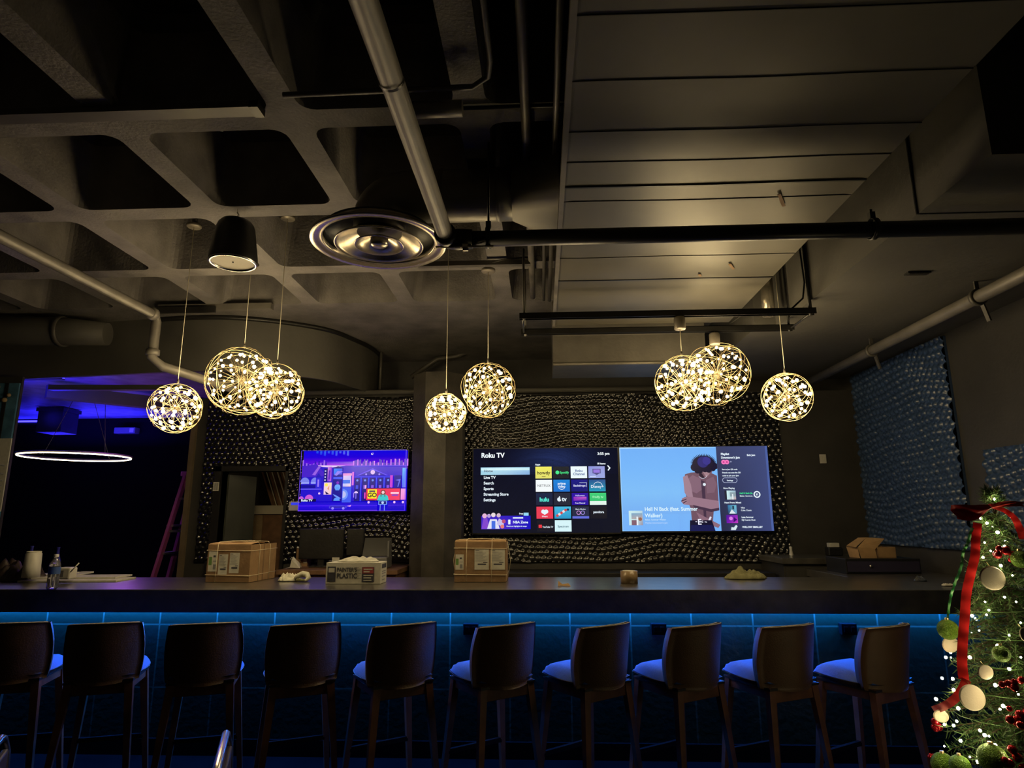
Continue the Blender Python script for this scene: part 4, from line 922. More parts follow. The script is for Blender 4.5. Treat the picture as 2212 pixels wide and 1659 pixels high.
# painter's plastic carton
c = onbar(762, 1262); x0, x1 = onbar(702, 1262).x, onbar(821, 1262).x; w = x1-x0; h = .143; d = .17
t = thing('film_carton', 'white printed carton of plastic film with a crumpled paper on top', 'carton', (c.x, c.y+d/2, BZ))
MB().box(-w/2, w/2, -d/2, d/2, .001, h).build('body', M['paper'], t, bevel=.002)
q = MB(); y = -d/2-.002
def fr(a, b, e, f, k, yy=y): q.poly([(-w/2+w*a, yy, h*e), (-w/2+w*b, yy, h*e), (-w/2+w*b, yy, h*f), (-w/2+w*a, yy, h*f)], k)
fr(.03, .18, .12, .82, 0); fr(.66, .88, .10, .80, 0); fr(.05, .16, .55, .75, 3, y-.0008); fr(.05, .16, .25, .50, 2, y-.0008); fr(.67, .87, .50, .78, 1, y-.0008)
for (a_, b_, z0_, z1_) in ((.69, .85, .66, .72), (.69, .80, .55, .61), (.69, .86, .38, .43), (.69, .83, .27, .32), (.69, .84, .16, .20)): fr(a_, b_, z0_, z1_, 3, y-.0016)
q.text("PAINTER'S", .038, (-w/2+w*.20, y, h*.58), (1, 0, 0), (0, 0, 1), 2, bold=.03, squash=.80); q.text('PLASTIC', .046, (-w/2+w*.20, y, h*.28), (1, 0, 0), (0, 0, 1), 2, bold=.03, squash=.84)
for k in range(8): fr(.53, .60+.045*((k*5) % 3)/2, .76-k*.07, .775-k*.07, 0)
q.build('front_print', [M['ink'], M['ink_red'], M['ink'], M['paper']], t)
q = MB(); xx = w/2+.002
for (a, b, e, f, k) in ((.15, .85, .72, .92, 0), (.15, .8, .55, .60, 1), (.15, .8, .45, .50, 1), (.15, .8, .32, .36, 1), (.2, .7, .15, .2, 1)): q.poly([(xx, -d/2+d*a, h*e), (xx, -d/2+d*b, h*e), (xx, -d/2+d*b, h*f), (xx, -d/2+d*a, h*f)], k)
q.build('side_print', [M['ink'], M['ink_grey']], t)
def crumple(name, label, cat, c, pts_w, pts_d, hgt, mt, seed, rot=0, fold=2.5, n=26, group=None):
    m = MB()
    def f(u, v):
        a, b = (u-.5)*2, (v-.5)*2; edge = 1-max(abs(a), abs(b))**3; nn = noise.noise(Vector((a*fold+seed, b*fold, seed))); n2 = noise.noise(Vector((a*5, b*5+seed, 3.)))
        r = 1+.25*noise.noise(Vector((math.atan2(b, a)*1.2, seed, 0)))
        return (a*pts_w/2*r*math.sqrt(1-b*b*.35), b*pts_d/2*r*math.sqrt(1-a*a*.35), .003+hgt*max(0, edge)*(.45+.9*abs(nn)+.25*n2))
    m.grid(f, n, n)
    o = m.build(name, M[mt], None, loc=c, rotz=rot)
    md = o.modifiers.new('thick', 'SOLIDIFY'); md.thickness = .0025; md.offset = 1
    return tag(o, label, cat, group)
crumple('tissue_paper', 'crumpled white paper lying on top of the printed carton', 'paper', (c.x+.01, c.y+d/2, BZ+h), .28, .12, .035, 'paper', 4)
# cloths
p = onbar(622, 1256)
crumple('cleaning_cloth', 'crumpled white cloth right of the labelled box, its left half', 'cloth', (p.x, p.y+.03, BZ), .15, .12, .060, 'cloth', 9, fold=3)
p = onbar(650, 1257)
t = thing('glove', 'curled white cloth glove lying beside the crumpled cloth', 'glove', (p.x, p.y+.02, BZ))
MB().tube([(-.05, 0, .018), (-.03, .005, .04), (.0, .01, .055), (.035, .0, .048), (.05, -.01, .028), (.04, -.02, .012), (.01, -.03, .009)], [.014, .018, .02, .02, .018, .012, .008], 12).build('cuff_roll', M['cloth'], t)
MB().tube([(-.03, -.02, .012), (.0, -.03, .014), (.03, -.035, .010)], [.011, .012, .008], 10).build('finger_fold', M['cloth_green'], t)
p = onbar(1617, 1252)
crumple('green_cloth', 'crumpled olive green rag at the back edge of the bar', 'cloth', (p.x, p.y+.06, BZ), .30, .16, .075, 'cloth_green', 15, fold=2.2)
p = onbar(1218, 1266)
t = thing('torn_scrap', 'small torn piece of cardboard lying in the coloured screen reflections', 'scrap', (p.x, p.y, BZ))
MB().poly([(-.04, -.01, .003), (.045, -.02, .002), (.03, .0, .018), (-.01, .01, .012), (-.035, .02, .032)]).poly([(-.04, -.01, .001), (-.035, .02, .030), (-.01, .01, .010), (.03, .0, .016), (.045, -.02, .0005)]).build('card_piece', M['card'], t)
# tape roll
p = onbar(1362, 1262); r = pxsize(18.5, p)
t = thing('tape_roll', 'roll of brown packing tape standing flat on the bar', 'tape', (p.x, p.y+r, BZ))
MB().lathe([(r*.78, .001), (r, .001), (r, .083), (r*.78, .083)], n=36).build('tape', M['tape'], t)
MB().lathe([(r*.77, .001), (r*.77, .084), (r*.72, .084), (r*.72, .001)], n=36).build('core', M['paper'], t)
for (px, py, lab) in ((1988, 1256, 'crumpled scrap of clear film near the right end of the bar, the larger one'), (2048, 1266, 'small twist of white wrapper at the bar edge beside the tree')):
    p = onbar(px, py); crumple('plastic_wrapper', lab, 'wrapper', (p.x, p.y, BZ), .075 if px < 2000 else .07, .05, .035 if px < 2000 else .015, 'clear' if px < 2000 else 'paper', px*.1, n=12)
# paper stack at left
c = onbar(118, 1262)
for k, (x0p, x1p, yp, dz0, hh, lab) in enumerate(((12, 222, 1262, .0, .014, 'bottom flat white board of the pile at the left end of the bar'), (22, 218, 1259, .0145, .012, 'middle flat white board of the pile at the left end of the bar'), (40, 130, 1256, .027, .008, 'short top sheet of the pile, under the white tub and cup'))):
    a, b = onbar(x0p, yp), onbar(x1p, yp); o = MB().box(-(b.x-a.x)/2, (b.x-a.x)/2, 0, .26-.03*k, 0, hh).build('white_board', M['paper'], None, loc=((a.x+b.x)/2, a.y+.12+.01*k, BZ+dz0), rotz=.06+.02*k, bevel=.002)
    tag(o, lab, 'board', 'flat white boards stacked on the bar')
TZ = BZ+.0365
p = atZ(66, 1247, TZ); r = pxsize(16, p)
t = thing('cup_stack', 'tall white cylinder of stacked foam cups on the pile of boards', 'cups', p)
MB().lathe([(r*1.06, 0), (r*1.0, .08), (r*.95, .165), (r*.86, .170), (r*.82, .178), (.001, .178)], n=28, cap0=True).build('outer_cup', M['white_plastic'], t)
MB().lathe([(r*.86, .172), (r*.88, .180), (r*.84, .182), (r*.80, .176)], n=28).build('rim', M['paper'], t)
p = atZ(139, 1249, TZ)
t = thing('white_tub', 'small white plastic tub with a printed side, beside the water bottle', 'tub', (p.x, p.y+.02, TZ-.008))
MB().box(-.048, .048, -.04, .04, 0, .082).build('body', M['white_plastic'], t, bevel=.010)
MB().box(-.042, .004, -.0415, -.0402, .018, .062).build('label', M['grey_plastic'], t)
for (a, b, lab) in (((121, 1236), (126, 1207), 'upright white stirring stick behind the water bottle'), ((152, 1236), (171, 1216), 'slanting white stirring stick leaning on the tub')):
    P0 = atY(*a, p.y-.035); P1 = atY(*b, p.y-.02); t = thing('stir_stick', lab, 'stick', P0); MB().tube([(0, 0, 0), P1-P0], .0042, 8).build('stick', M['paper'], t)
for (px, py, w_, lab) in ((158, 1240, .05, 'small white slab next to the tub on the boards'), (183, 1239, .085, 'small flat white block near the right end of the boards')):
    p = atZ(px, py, TZ-.010); o = MB().box(-w_/2, w_/2, -.025, .025, 0, .013).build('white_block', M['paper'], None, loc=(p.x, p.y+.02, TZ-.009), rotz=.1, bevel=.002); tag(o, lab, 'block')
# bottle
p = onbar(103, 1275); p = Vector((p.x, p.y+.035, BZ))
t = thing('water_bottle', 'clear plastic water bottle with a blue label standing at the front of the bar', 'bottle', p)
R = .034
MB().lathe([(.001, .004), (R*.7, .002), (R, .012), (R*.94, .05), (R, .06), (R*.95, .075), (R, .09), (R, .15), (R*.85, .17), (R*.5, .192), (R*.38, .198), (R*.38, .208)], n=32).build('body', M['clear'], t)
MB().lathe([(R*1.01, .098), (R*1.01, .142)], n=32).build('label', M['blue_label'], t)
MB().lathe([(.001, .222), (R*.42, .222), (R*.44, .219), (R*.44, .205)], n=20).build('cap', M['white_plastic'], t)
# dark bag at the left edge
p = onbar(5, 1258)
crumple('dark_bag', 'rumpled dark bag lying at the left edge of the bar', 'bag', (p.x-.02, p.y+.14, BZ), .42, .26, .17, 'pad', 21, fold=2.4)
# dark bottles / taps behind, blue light put into their colour
for (px, py, hgt_, lab) in ((38, 1240, .24, 'blue lit glass bottle left of the cup stack'), (97, 1240, .23, 'blue lit glass bottle between the cup stack and the water bottle')):
    p = onbar(px, 1250); t = thing('glass_bottle', lab, 'bottle', (p.x, p.y+.10, BZ), group='dark blue bottles behind the boards')
    MB().lathe([(.001, 0), (.026, .002), (.028, .02), (.027, hgt_*.55), (.012, hgt_*.75), (.010, hgt_*.95), (.013, hgt_), (.001, hgt_)], n=20).build('body', M['blue_lit_bottle'], t)
    MB().lathe([(.0285, hgt_*.15), (.0285, hgt_*.45)], n=20).build('label', M['ink'], t)

# ============================================================ BACK COUNTER ITEMS
ZC = 1.066
def till(label, px0, px1, py0, py1, Y, m_='black_plastic', stand=True, tilt=0.):
    a, b = atY(px0, py1, Y), atY(px1, py0, Y); t = thing('till_monitor', label, 'monitor', ((a.x+b.x)/2, Y, ZC), group='till monitors on the back counter'); w = (b.x-a.x)/2
    MB().box(-w, w, -.012, .02, a.z-ZC, b.z-ZC).build('display_case', M[m_], t, bevel=.006)
    MB().box(-w+.012, w-.012, -.0145, -.012, a.z-ZC+.012, b.z-ZC-.012).build('screen', M['black_paint'] if m_ != 'grey_plastic' else M['grey_plastic'], t)
    MB().box(-.03, .03, .0, .04, .01, a.z-ZC+.05).build('stand', M[m_], t); MB().box(-.09, .09, -.07, .08, 0, .012).build('foot', M[m_], t, bevel=.003)
till('wide black till monitor under the left half of the blue television', 645, 744, 1142, 1208, 6.15)
till('narrow dark monitor beside the wide till monitor', 748, 788, 1142, 1200, 6.2)
a, b = atY(779, 1222, 6.0), atY(842, 1163, 6.0)
t = thing('till_terminal', 'silver till terminal with a tilted black display at the right of the counter', 'till', ((a.x+b.x)/2, 6.0, ZC)); w = (b.x-a.x)/2
MB().box(-w, w, -.10, .12, 0, .10).build('base', M['grey_plastic'], t, bevel=.01)
m = MB(); m.bar((0, .03, .10), (0, .11, .10+.16), 2*w*.96, .02, upv=(0, 1, 0)); m.build('display', M['black_plastic'], t)
MB().box(w*.86, w*.98, .0, .10, .08, .24).build('side_bracket', M['grey_plastic'], t)
p = atY(730, 1200, 5.95); t = thing('card_reader', 'small black card reader with a white slip on top', 'card reader', (p.x, 5.95, ZC))
MB().box(-.07, .07, -.05, .06, 0, .075).build('body', M['black_plastic'], t, bevel=.006); MB().box(-.035, .03, -.052, -.046, .065, .10).build('paper_slip', M['paper'], t)
p = atY(632, 1222, 5.9); t = thing('paper_cup', 'small brown carton with a white strip beside the wide till monitor', 'carton', (p.x-.03, 6.25, ZC))
MB().box(-.055, .055, -.05, .05, 0, .165).build('body', M['card_dark'], t); MB().box(.018, .05, -.053, -.05, .03, .15).build('strip', M['paper'], t)
t = thing('folded_paper', 'folded white sheet standing on the wooden back counter', 'paper', (p.x, 5.92, ZC))
MB().poly([(-.07, -.02, .004), (.0, -.03, .012), (.01, .02, .03), (-.02, .03, .02)]).poly([(-.03, -.01, .01), (.075, -.03, .006), (.045, .03, .045), (-.015, .03, .105), (-.02, .0, .08)]).poly([(-.02, .03, .10), (.05, .03, .05), (.06, .05, .01), (-.02, .05, .01)]).build('sheet', M['paper'], t)
# thermostat / tablet
a, b = atY(622, 1104, 6.43), atY(650, 1083, 6.43); t = thing('wall_keypad', 'small white wall keypad with a lit blue display, left of the blue television', 'keypad', ((a.x+b.x)/2, 6.43, (a.z+b.z)/2)); w, h = (b.x-a.x)/2, (b.z-a.z)/2
MB().box(-w, w, 0, .04, -h, h).build('case', M['white_plastic'], t, bevel=.012)
MB().box(-w*.55, w*.55, -.003, 0, h*.25, h*.75).build('display', mat('keypad_display', (.02, .02, .1), .3, emit=lin((50, 60, 225)), es=1.), t)
p = atY(1778, 991, 6.49); t = thing('wall_switch', 'white light switch plate alone on the dark right part of the back wall', 'switch', p)
MB().box(-.032, .032, -.002, .008, -.045, .045).build('plate', M['white_plastic'], t, bevel=.003); MB().box(-.012, .012, -.008, -.002, -.022, .022).build('rocker', M['paper'], t)
# cash drawer, open box, small things on the right
a, b = atY(1829, 1236, 5.32), atY(1991, 1236, 5.32)
t = thing('cash_drawer', 'low black cash drawer on the side counter under the opened carton', 'cash drawer', ((a.x+b.x)/2, 5.5, 1.069)); w = (b.x-a.x)/2
MB().box(-w, w, -.18, .18, 0, .115).build('case', M['black_plastic'], t, bevel=.004)
MB().box(-w+.01, w-.01, -.186, -.18, .015, .095).build('drawer_front', mat('drawer_paint', (.03, .026, .06), .5), t); MB().lathe([(.010, 0), (.010, .008), (.001, .008)], (-w*.35, -.186, .06), 12, axis=(0, -1, 0)).build('lock', M['chrome'], t)
p = atY(1885, 1198, 5.45)
t = thing('open_carton', 'small opened cardboard carton with a raised lid on the cash drawer', 'cardboard box', (p.x, 5.46, 1.1845), .12)
W2, D2, H2 = .30, .16, .085
m = MB(); m.box(-.0, W2*.5, -D2/2, D2/2, 0, .004); m.box(.0, W2*.5, -D2/2, -D2/2+.004, 0, H2); m.box(0, W2*.5, D2/2-.004, D2/2, 0, H2); m.box(W2*.5-.004, W2*.5, -D2/2, D2/2, 0, H2); m.box(0, .004, -D2/2, D2/2, 0, H2*.8); m.build('tray', M['card'], t)
m = MB()
for q in ([(-.15, -.06, H2), (-.13, -.06, .0), (-.01, -.08, 0), (-.02, -.08, H2*.8)], [(-.15, -.06, H2), (-.02, -.08, H2*.8), (.11, -.02, H2*1.75), (-.01, .03, H2*1.85)], [(-.14, -.04, H2), (-.16, .08, H2), (-.14, .08, 0), (-.13, -.04, 0)], [(-.16, -.05, H2), (-.01, .03, H2*1.85), (-.04, .10, H2*1.8), (-.17, .06, H2*1.1)]):
    m.poly(q); m.poly([(x, y+.003, z-.003) for x, y, z in q][::-1])
m.build('lid', M['card'], t)
p = atY(1801, 1172, 6.2); t = thing('tape_dispenser', 'small black dispenser with a white top on the corner counter', 'dispenser', (p.x, 6.2, 1.156))
MB().box(-.07, .06, -.04, .05, 0, .075).build('base', M['black_plastic'], t, bevel=.01); MB().box(-.055, .035, -.035, .03, .075, .115).build('block', M['white_plastic'], t, bevel=.006)
p = atY(1708, 1184, 6.3); t = thing('small_knob', 'tiny white knob standing on the corner counter by the television wall', 'knob', (p.x, 6.3, 1.156)); MB().lathe([(.001, .08), (.014, .075), (.012, .045), (.02, 0)], n=14).build('stem', M['white_plastic'], t)

# ============================================================ DOORWAY AND CORRIDOR
t = thing('door_frame', 'dark frame of the doorway in the back wall', 'door frame', (DX0, YW, 0)); t['kind'] = 'structure'; t.name = 'door_1'
w = DX1-DX0
MB().box(-.09, 0, -.03, .15, 0, DZ1+.05).build('jamb', M['black_paint'], t); MB().box(w, w+.03, -.03, .15, 0, DZ1+.05).build('jamb', M['black_paint'], t); MB().box(-.09, w+.03, -.03, .15, DZ1, DZ1+.05).build('lintel', M['black_paint'], t)
lw = atY(548, 1080, YW+.55).x-DX0
lf = MB().bar((0, .12, (DZ1-.02)/2), (lw+.0, .55, (DZ1-.02)/2), .04, DZ1-.03, upv=(0, 0, 1)); lf.build('door_leaf', M['door_paint'], t)
p = atY(467, 1051, YW-.03); t = thing('door_notice', 'small white notice taped to the left jamb of the doorway', 'notice', p)
MB().box(-.03, .03, -.006, -.002, -.045, .045).build('sheet', M['paper'], t); q = MB(); [q.box(-.024+k*.010, -.019+k*.010, -.008, -.006, -.035, .035) for k in range(5)]; q.build('print', M['ink_grey'], t)
# corridor: back wall, stair underside, shelf
struct(MB().box(WX0+.12, -1.2, 8.4, 8.5, 0, 2.7).build('wall_corridor', mat('corridor_wall', (.22, .17, .10), .7, var=.1)), 'beige corridor wall seen through the doorway')
struct(MB().box(-1.3, -1.2, YW+.14, 8.4, 0, 2.7).build('wall_corridor_side', mat('corridor_side', (.16, .13, .08), .7)), 'side wall of the corridor')
struct(MB().box(WX0+.12, -1.2, YW+.14, 8.5, 2.7, 2.8).build('ceiling_corridor', M['wall_dark']), 'corridor ceiling')
a, b = atY(546, 1160, 7.6), atY(612, 1092, 7.6); t = thing('storage_cabinet', 'plain brown cabinet in the corridor behind the doorway', 'cabinet', ((a.x+b.x)/2, 7.6, 0)); w = (b.x-a.x)/2+.0; zt = atY(580, 1092, 7.6).z
MB().box(-w, w, 0, .5, 0, zt-.10).build('body', M['wood'], t); MB().box(-w, -w*.35, -.02, 0, .05, zt-.11).build('door', M['wood_light'], t); MB().box(-w*.33, w, -.02, 0, .05, zt-.11).build('door', M['wood'], t)
MB().box(-w-.03, w+.03, -.05, .5, zt-.10, zt).build('worktop', M['cream'], t)
t = thing('stair_flight', 'underside of a wooden stair seen through the doorway top', 'stairs', (0, 7.7, 0))
for k in range(5):
    p0 = atY(566+k*13, 1016, 7.8+.02*k); p1 = atY(592+k*13, 1092, 7.8+.02*k)
    MB().bar((p0.x, .1+.02*k, p0.z+.1), (p1.x+.02, .1+.02*k, p1.z), .055, .10, upv=(0, 1, 0)).build('stringer', M['wood'], t)
    MB().bar((p0.x+.035, .04, p0.z+.1), (p1.x+.055, .04, p1.z), .008, .01, upv=(0, 1, 0)).build('edge_strip', M['cream'], t)
ld = bpy.data.lights.new('corridor_lamp', 'POINT'); ld.color = (1, .78, .48); ld.energy = 1.6*LAMP; ld.shadow_soft_size = .12
lo = bpy.data.objects.new('corridor_lamp', ld); COL.objects.link(lo); lo.location = (-2.0, 7.15, 2.45)

# ============================================================ SIDE ROOM
p = atY(164, 987.5, 7.3); R = pxsize(103, p)
t = thing('ring_pendant', 'thin glowing ring pendant hanging in the dark side room', 'pendant lamp', p)
MB().tube([(R*math.cos(a*2*PI/72), R*math.sin(a*2*PI/72), 0) for a in range(72)], .0065, 8, closed=True).build('glowing_ring', M['ring_led'], t)
MB().lathe([(R-.005, .010), (R+.018, .010), (R+.018, .026), (R-.005, .026), (R-.005, .010)], n=72).build('ring_housing', M['canopy'], t)
for (sx, top) in ((-1, -.10), (1, .26), (.2, .1)):
    MB().tube([(R*(-.72 if sx < 0 else .62 if sx == 1 else .1), 0 if sx != .2 else R*.9, .03), (top, 0, 2.98-p.z)], .003, 6).build('suspension_wire', M['conduit'], t)
# blue cove strips and beams in the side room
yb = 9.16
a, b = atY(-60, 887, 9.15), atY(112, 889, 9.15)
t = thing('cove_light', 'violet blue light strip at the top of the far wall in the side room', 'light strip', (a.x, 9.12, 2.93)); MB().box(0, b.x-a.x, 0, .04, 0, .03).build('diffuser', M['led_violet'], t)
MB().box(-.02, b.x-a.x+.02, -.02, .06, -.02, 0).build('channel', M['conduit'], t)
a = atZ(60, 818, 2.94); b = atZ(135, 817, 2.94)
t = thing('cove_light', 'short violet blue light strip near the opening of the side room', 'light strip', (a.x, a.y, 2.94)); MB().box(-1.2, b.x-a.x, 0, .03, 0, .02).build('diffuser', M['led_violet'], t); MB().box(-1.2, b.x-a.x, -.01, .04, -.015, 0).build('channel', M['conduit'], t)
for nm, (x, y, z), e, sx in (('cove_glow', (-6.4, 8.7, 2.55), 26, 1.6), ('cove_glow', (-5.4, 6.2, 2.6), 12., 1.2)):
    ld = bpy.data.lights.new(nm, 'AREA'); ld.color = (.03, .02, 1); ld.energy = e; ld.shape = 'RECTANGLE'; ld.size = sx; ld.size_y = .1
    lo = bpy.data.objects.new(nm, ld); COL.objects.link(lo); lo.location = (x, y, z); lo.rotation_euler = (PI, 0, 0)
c = atY(132, 862, 8.3); t = thing('junction_box', 'black box on the ceiling of the side room above the ring pendant', 'box', (c.x, 8.3, 2.98)); MB().box(-.17, .17, -.15, .15, -.33, 0).build('body', M['black_paint'], t); MB().box(-.19, .19, -.17, .17, -.05, .0).build('flange', M['black_paint'], t)
t = thing('ceiling_beam', 'slanting dark beam under the ceiling of the side room', 'beam', (0, 0, 0)); MB().bar(atZ(100, 845, 2.86), atZ(420, 880, 2.86), .12, .14).build('web', M['soffit'], t); MB().bar(atZ(110, 838, 2.80), atZ(400, 838, 2.80), .08, .05).build('flange', M['soffit'], t)
c = atY(276, 931, 9.15); t = thing('wall_box', 'small blue lit box high on the far wall of the side room', 'box', (c.x, 9.17, c.z)); MB().box(-.16, .16, -.10, .02, -.045, .045).build('case', M['grey_plastic'], t, bevel=.01); MB().box(.08, .14, -.104, -.10, -.03, .03).build('panel', M['white_plastic'], t)
ld = bpy.data.lights.new('side_glow', 'POINT'); ld.color = (.03, .02, 1); ld.energy = .8; ld.shadow_soft_size = .1
lo = bpy.data.objects.new('side_glow', ld); COL.objects.link(lo); lo.location = (-6.6, 8.0, 2.85)
# ladder
t = thing('step_ladder', 'tall red step ladder standing in the side room, lit violet from above', 'ladder', (atY(300, 1200, 7.0).x, 7.0, 0))
X0 = t.location.x; n0 = atY(327, 1250, 6.85); n1 = atY(404, 1027, 6.95); sl = (n1.x-n0.x)/(n1.z-n0.z)
def railpt(z, far): return Vector((n0.x+(z-n0.z)*sl-X0, (-.16 if not far else .22) + (.09 if not far else -.10)*z/2, z))
zt = n1.z+.02
for far in (False, True): MB().bar(railpt(0, far), railpt(zt, far), .030, .065, upv=(0, 1, 0)).build('rail', M['red_rail'], t)
for k in range(6):
    z = .28+k*.29; MB().bar(railpt(z, False), railpt(z, True), .075, .022).build('step', M['alu'], t)
for far in (False, True):
    a = railpt(zt-.05, far); MB().bar(a, (a.x+.62, a.y+(.02 if far else -.02), 0), .022, .045, upv=(1, 0, 0)).build('rear_leg', M['red_rail'], t)
a = railpt(zt, False); b = railpt(zt, True); MB().box(a.x-.05, a.x+.14, a.y-.03, b.y+.03, zt-.03, zt+.02).build('top_cap', M['red_rail'], t, bevel=.006)
z = 1.37; a = railpt(z, False); MB().box(a.x+.0, a.x+.26, -.10, .14, z, z+.025).build('tool_tray', M['grey_plastic'], t)
ld = bpy.data.lights.new('side_glow', 'POINT'); ld.color = (.50, .14, 1); ld.energy = 8.; ld.shadow_soft_size = .1  # violet lamp without a fixture, added to brighten the ladder
lo = bpy.data.objects.new('side_glow', ld); COL.objects.link(lo); lo.location = (-4.55, 7.0, 2.15)
# mural + picture on the left wall stub
t = thing('mural_panel', 'teal painted panel with pale blossoms at the far left edge', 'wall art', (LX-1.2, 5.5, 1.9))
MB().box(-.9, 1.195, -.02, -.002, -.45, .83).build('board', M['mural'], t); MB().box(1.07, 1.10, -.026, -.02, -.45, .83).build('batten', M['black_paint'], t)
q = MB(); rs = random.Random(3)
for k in range(26): q.ball((rs.uniform(.2, 1.17), -.045, rs.uniform(-.1, .8)), rs.uniform(.012, .022), 8, 5)
q.build('blossoms', M['wood_light'], t)
t = thing('hanging_print', 'pale paper print with dark brush lines at the far left edge', 'picture', (LX-.6, 5.42, 1.5))
zt, zl = atY(5, 948, 5.44).z-1.5, atY(5, 1105, 5.44).z-1.5; xr = atY(23, 1000, 5.44).x-LX+.6
MB().box(-.4, xr, -.012, 0, zl, zt).build('sheet', M['paper'], t)
for k in range(7): z = zl+.04+k*.06; MB().tube([(xr-.02-.15*j, -.016, z+.02*math.sin(j*2+k)) for j in range(4)], .006, 6).build('brush_line', M['ink_grey'], t)

# ============================================================ CHROME CHAIRS NEAR THE VIEWER
def chrome_chair(label, px, py, Y, rot):
    c = atY(px, py, Y); t = thing('chrome_chair', label, 'chair', (c.x, Y, 0), rot, 'chrome framed chairs in front of the bar'); h = c.z
    MB().tube([(-.22, 0, .40), (-.22, -.02, h-.06), (-.20, -.03, h-.015), (-.15, -.03, h), (.15, -.03, h), (.20, -.03, h-.015), (.22, -.02, h-.06), (.22, 0, .40)], .012, 12).build('back_frame', M['chrome'], t)
    MB().box(-.19, .19, -.03, -.01, h-.26, h-.045).build('backrest', M['pad'], t, bevel=.006)
    MB().box(-.22, .22, .0, .42, .41, .46).build('seat', M['pad'], t, bevel=.015)
    for sx in (-1, 1):
        MB().tube([(sx*.22, .0, .42), (sx*.23, -.06, 0)], .012, 10).build('leg', M['chrome'], t); MB().tube([(sx*.22, .40, .42), (sx*.23, .44, 0)], .012, 10).build('leg', M['chrome'], t)
        MB().tube([(sx*.22, .0, .43), (sx*.22, .40, .43)], .010, 8).build('side_rail', M['chrome'], t)
chrome_chair('chrome framed chair whose top corner shows at the bottom edge, below the ladder box', 503, 1618, 2.0, math.radians(-68))
chrome_chair('chrome framed chair whose top corner shows in the lower left corner', 4, 1622, 2.15, math.radians(-60))
# ============================================================ CHRISTMAS TREE
TX = atY(2146, 1090, 2.7); tx, ty = TX.x, 2.7
def trad(z):
    P = [(0, .34), (.25, .33), (.6, .27), (.80, .245), (.97, .22), (1.10, .185), (1.28, .118), (1.46, .062), (1.53, .03), (1.60, .012)]
    for (a, ra), (b, rb) in zip(P[:-1], P[1:]):
        if z <= b: return ra+(rb-ra)*max(0, (z-a))/(b-a)
    return .01
t = thing('christmas_tree', 'decorated artificial christmas tree at the right edge', 'christmas tree', (tx, ty, 0))
MB().tube([(0, 0, .0), (0, 0, .8), (0, 0, 1.58)], [.03, .022, .005], 10).build('trunk', M['bark'], t)
MB().lathe([(.20, 0), (.20, .02), (.05, .06), (.04, .12)], n=24, cap0=True).build('stand', M['black_plastic'], t)
rs = random.Random(11)
fol = MB(); stems = MB()
def needle(p, d, L, w):
    e = d.cross(Vector((rs.uniform(-1, 1), rs.uniform(-1, 1), rs.uniform(-1, 1)))).normalized()*w
    i = [fol.vert(p-e), fol.vert(p+e), fol.vert(p+d*L)]; fol.face(i)
for k in range(430):
    z = .12+1.46*(1-(1-k/430)**1.25) if False else .12+1.45*(k/430)**.92
    a = k*2.399963+rs.uniform(-.3, .3); R = trad(z)*rs.uniform(.85, 1.08); dr = Vector((math.cos(a), math.sin(a), 0))
    base = Vector((0, 0, z+.02)); tip = dr*R + Vector((0, 0, z-.05*R/.3+rs.uniform(-.02, .03)))
    if z > 1.5: tip.z += .05
    d0 = (tip-base); L = d0.length; stems.tube([base, base+d0*.6+Vector((0, 0, .012)), tip], [.004, .003, .0015], 4, caps=False)
    nseg = int(24+L*290)
    for j in range(nseg):
        f = .12+.9*j/nseg; p = base+d0*f+Vector((0, 0, .012*math.sin(PI*min(f, 1))))
        side = Vector((rs.gauss(0, 1), rs.gauss(0, 1), rs.gauss(0, 1))).normalized()
        dd = (d0.normalized()*.75+side).normalized(); needle(p, dd, rs.uniform(.022, .042), .0021)
for j in range(120): needle(Vector((0, 0, 1.44+.16*j/120)), (Vector((rs.gauss(0, 1), rs.gauss(0, 1), .8))).normalized(), .035, .0016)
fol.build('foliage', M['needle'], t); stems.build('branches', M['bark'], t)
# point on the front surface of the tree under a pixel
def ontree(px, py, out=0.0):
    c = Vector((tx, ty, 0)); d = ray(px, py); best = None
    for i in range(260):
        s_ = 2.0+i*.005; q = CAM+d*(s_/d.y); r = math.hypot(q.x-tx, q.y-ty)
        if r <= trad(q.z)+out: return q
        e = r-trad(q.z)
        if best is None or e < best[0]: best = (e, q)
    return best[1]
# string lights
BR = [(2147, 1078), (2118, 1120), (2132, 1130), (2105, 1136), (2155, 1150), (2127, 1172), (2185, 1117), (2110, 1190), (2162, 1222), (2187, 1243), (2122, 1258), (2128, 1300), (2136, 1318), (2131, 1328), (2115, 1362), (2180, 1372), (2095, 1420), (2043, 1420), (2052, 1365),
      (2167, 1525), (2160, 1532), (2117, 1578), (2127, 1588), (2136, 1590), (2040, 1565), (2060, 1567), (2195, 1300), (2205, 1420), (2040, 1612), (2095, 1635), (2110, 1644), (2183, 1622), (2075, 1600), (2022, 1510), (2035, 1465), (2190, 1560), (2180, 1445), (2205, 1345), (2150, 1480), (2060, 1490), (2140, 1190), (2170, 1290), (2100, 1330), (2155, 1395), (2070, 1530), (2200, 1640), (2150, 1610), (2170, 1180), (2090, 1290), (2200, 1500)]
t = thing('string_lights', 'warm white fairy lights wound through the decorated tree', 'fairy lights', (tx, ty, 0))
o_ = Vector((tx, ty, 0)); pts = [ontree(x, y, .012)-o_ for x, y in BR]
for k in range(45):
    z = .2+1.3*k/45; a = rs.uniform(-.6, 3.6); pts.append(Vector((math.cos(a), math.sin(a), 0))*trad(z)*.98+Vector((0, 0, z)))
tm = MB().ball((0, 0, 0), 1, 8, 6).build('bulb', M['tree_led']); TB = tm.data; bpy.data.objects.remove(tm)
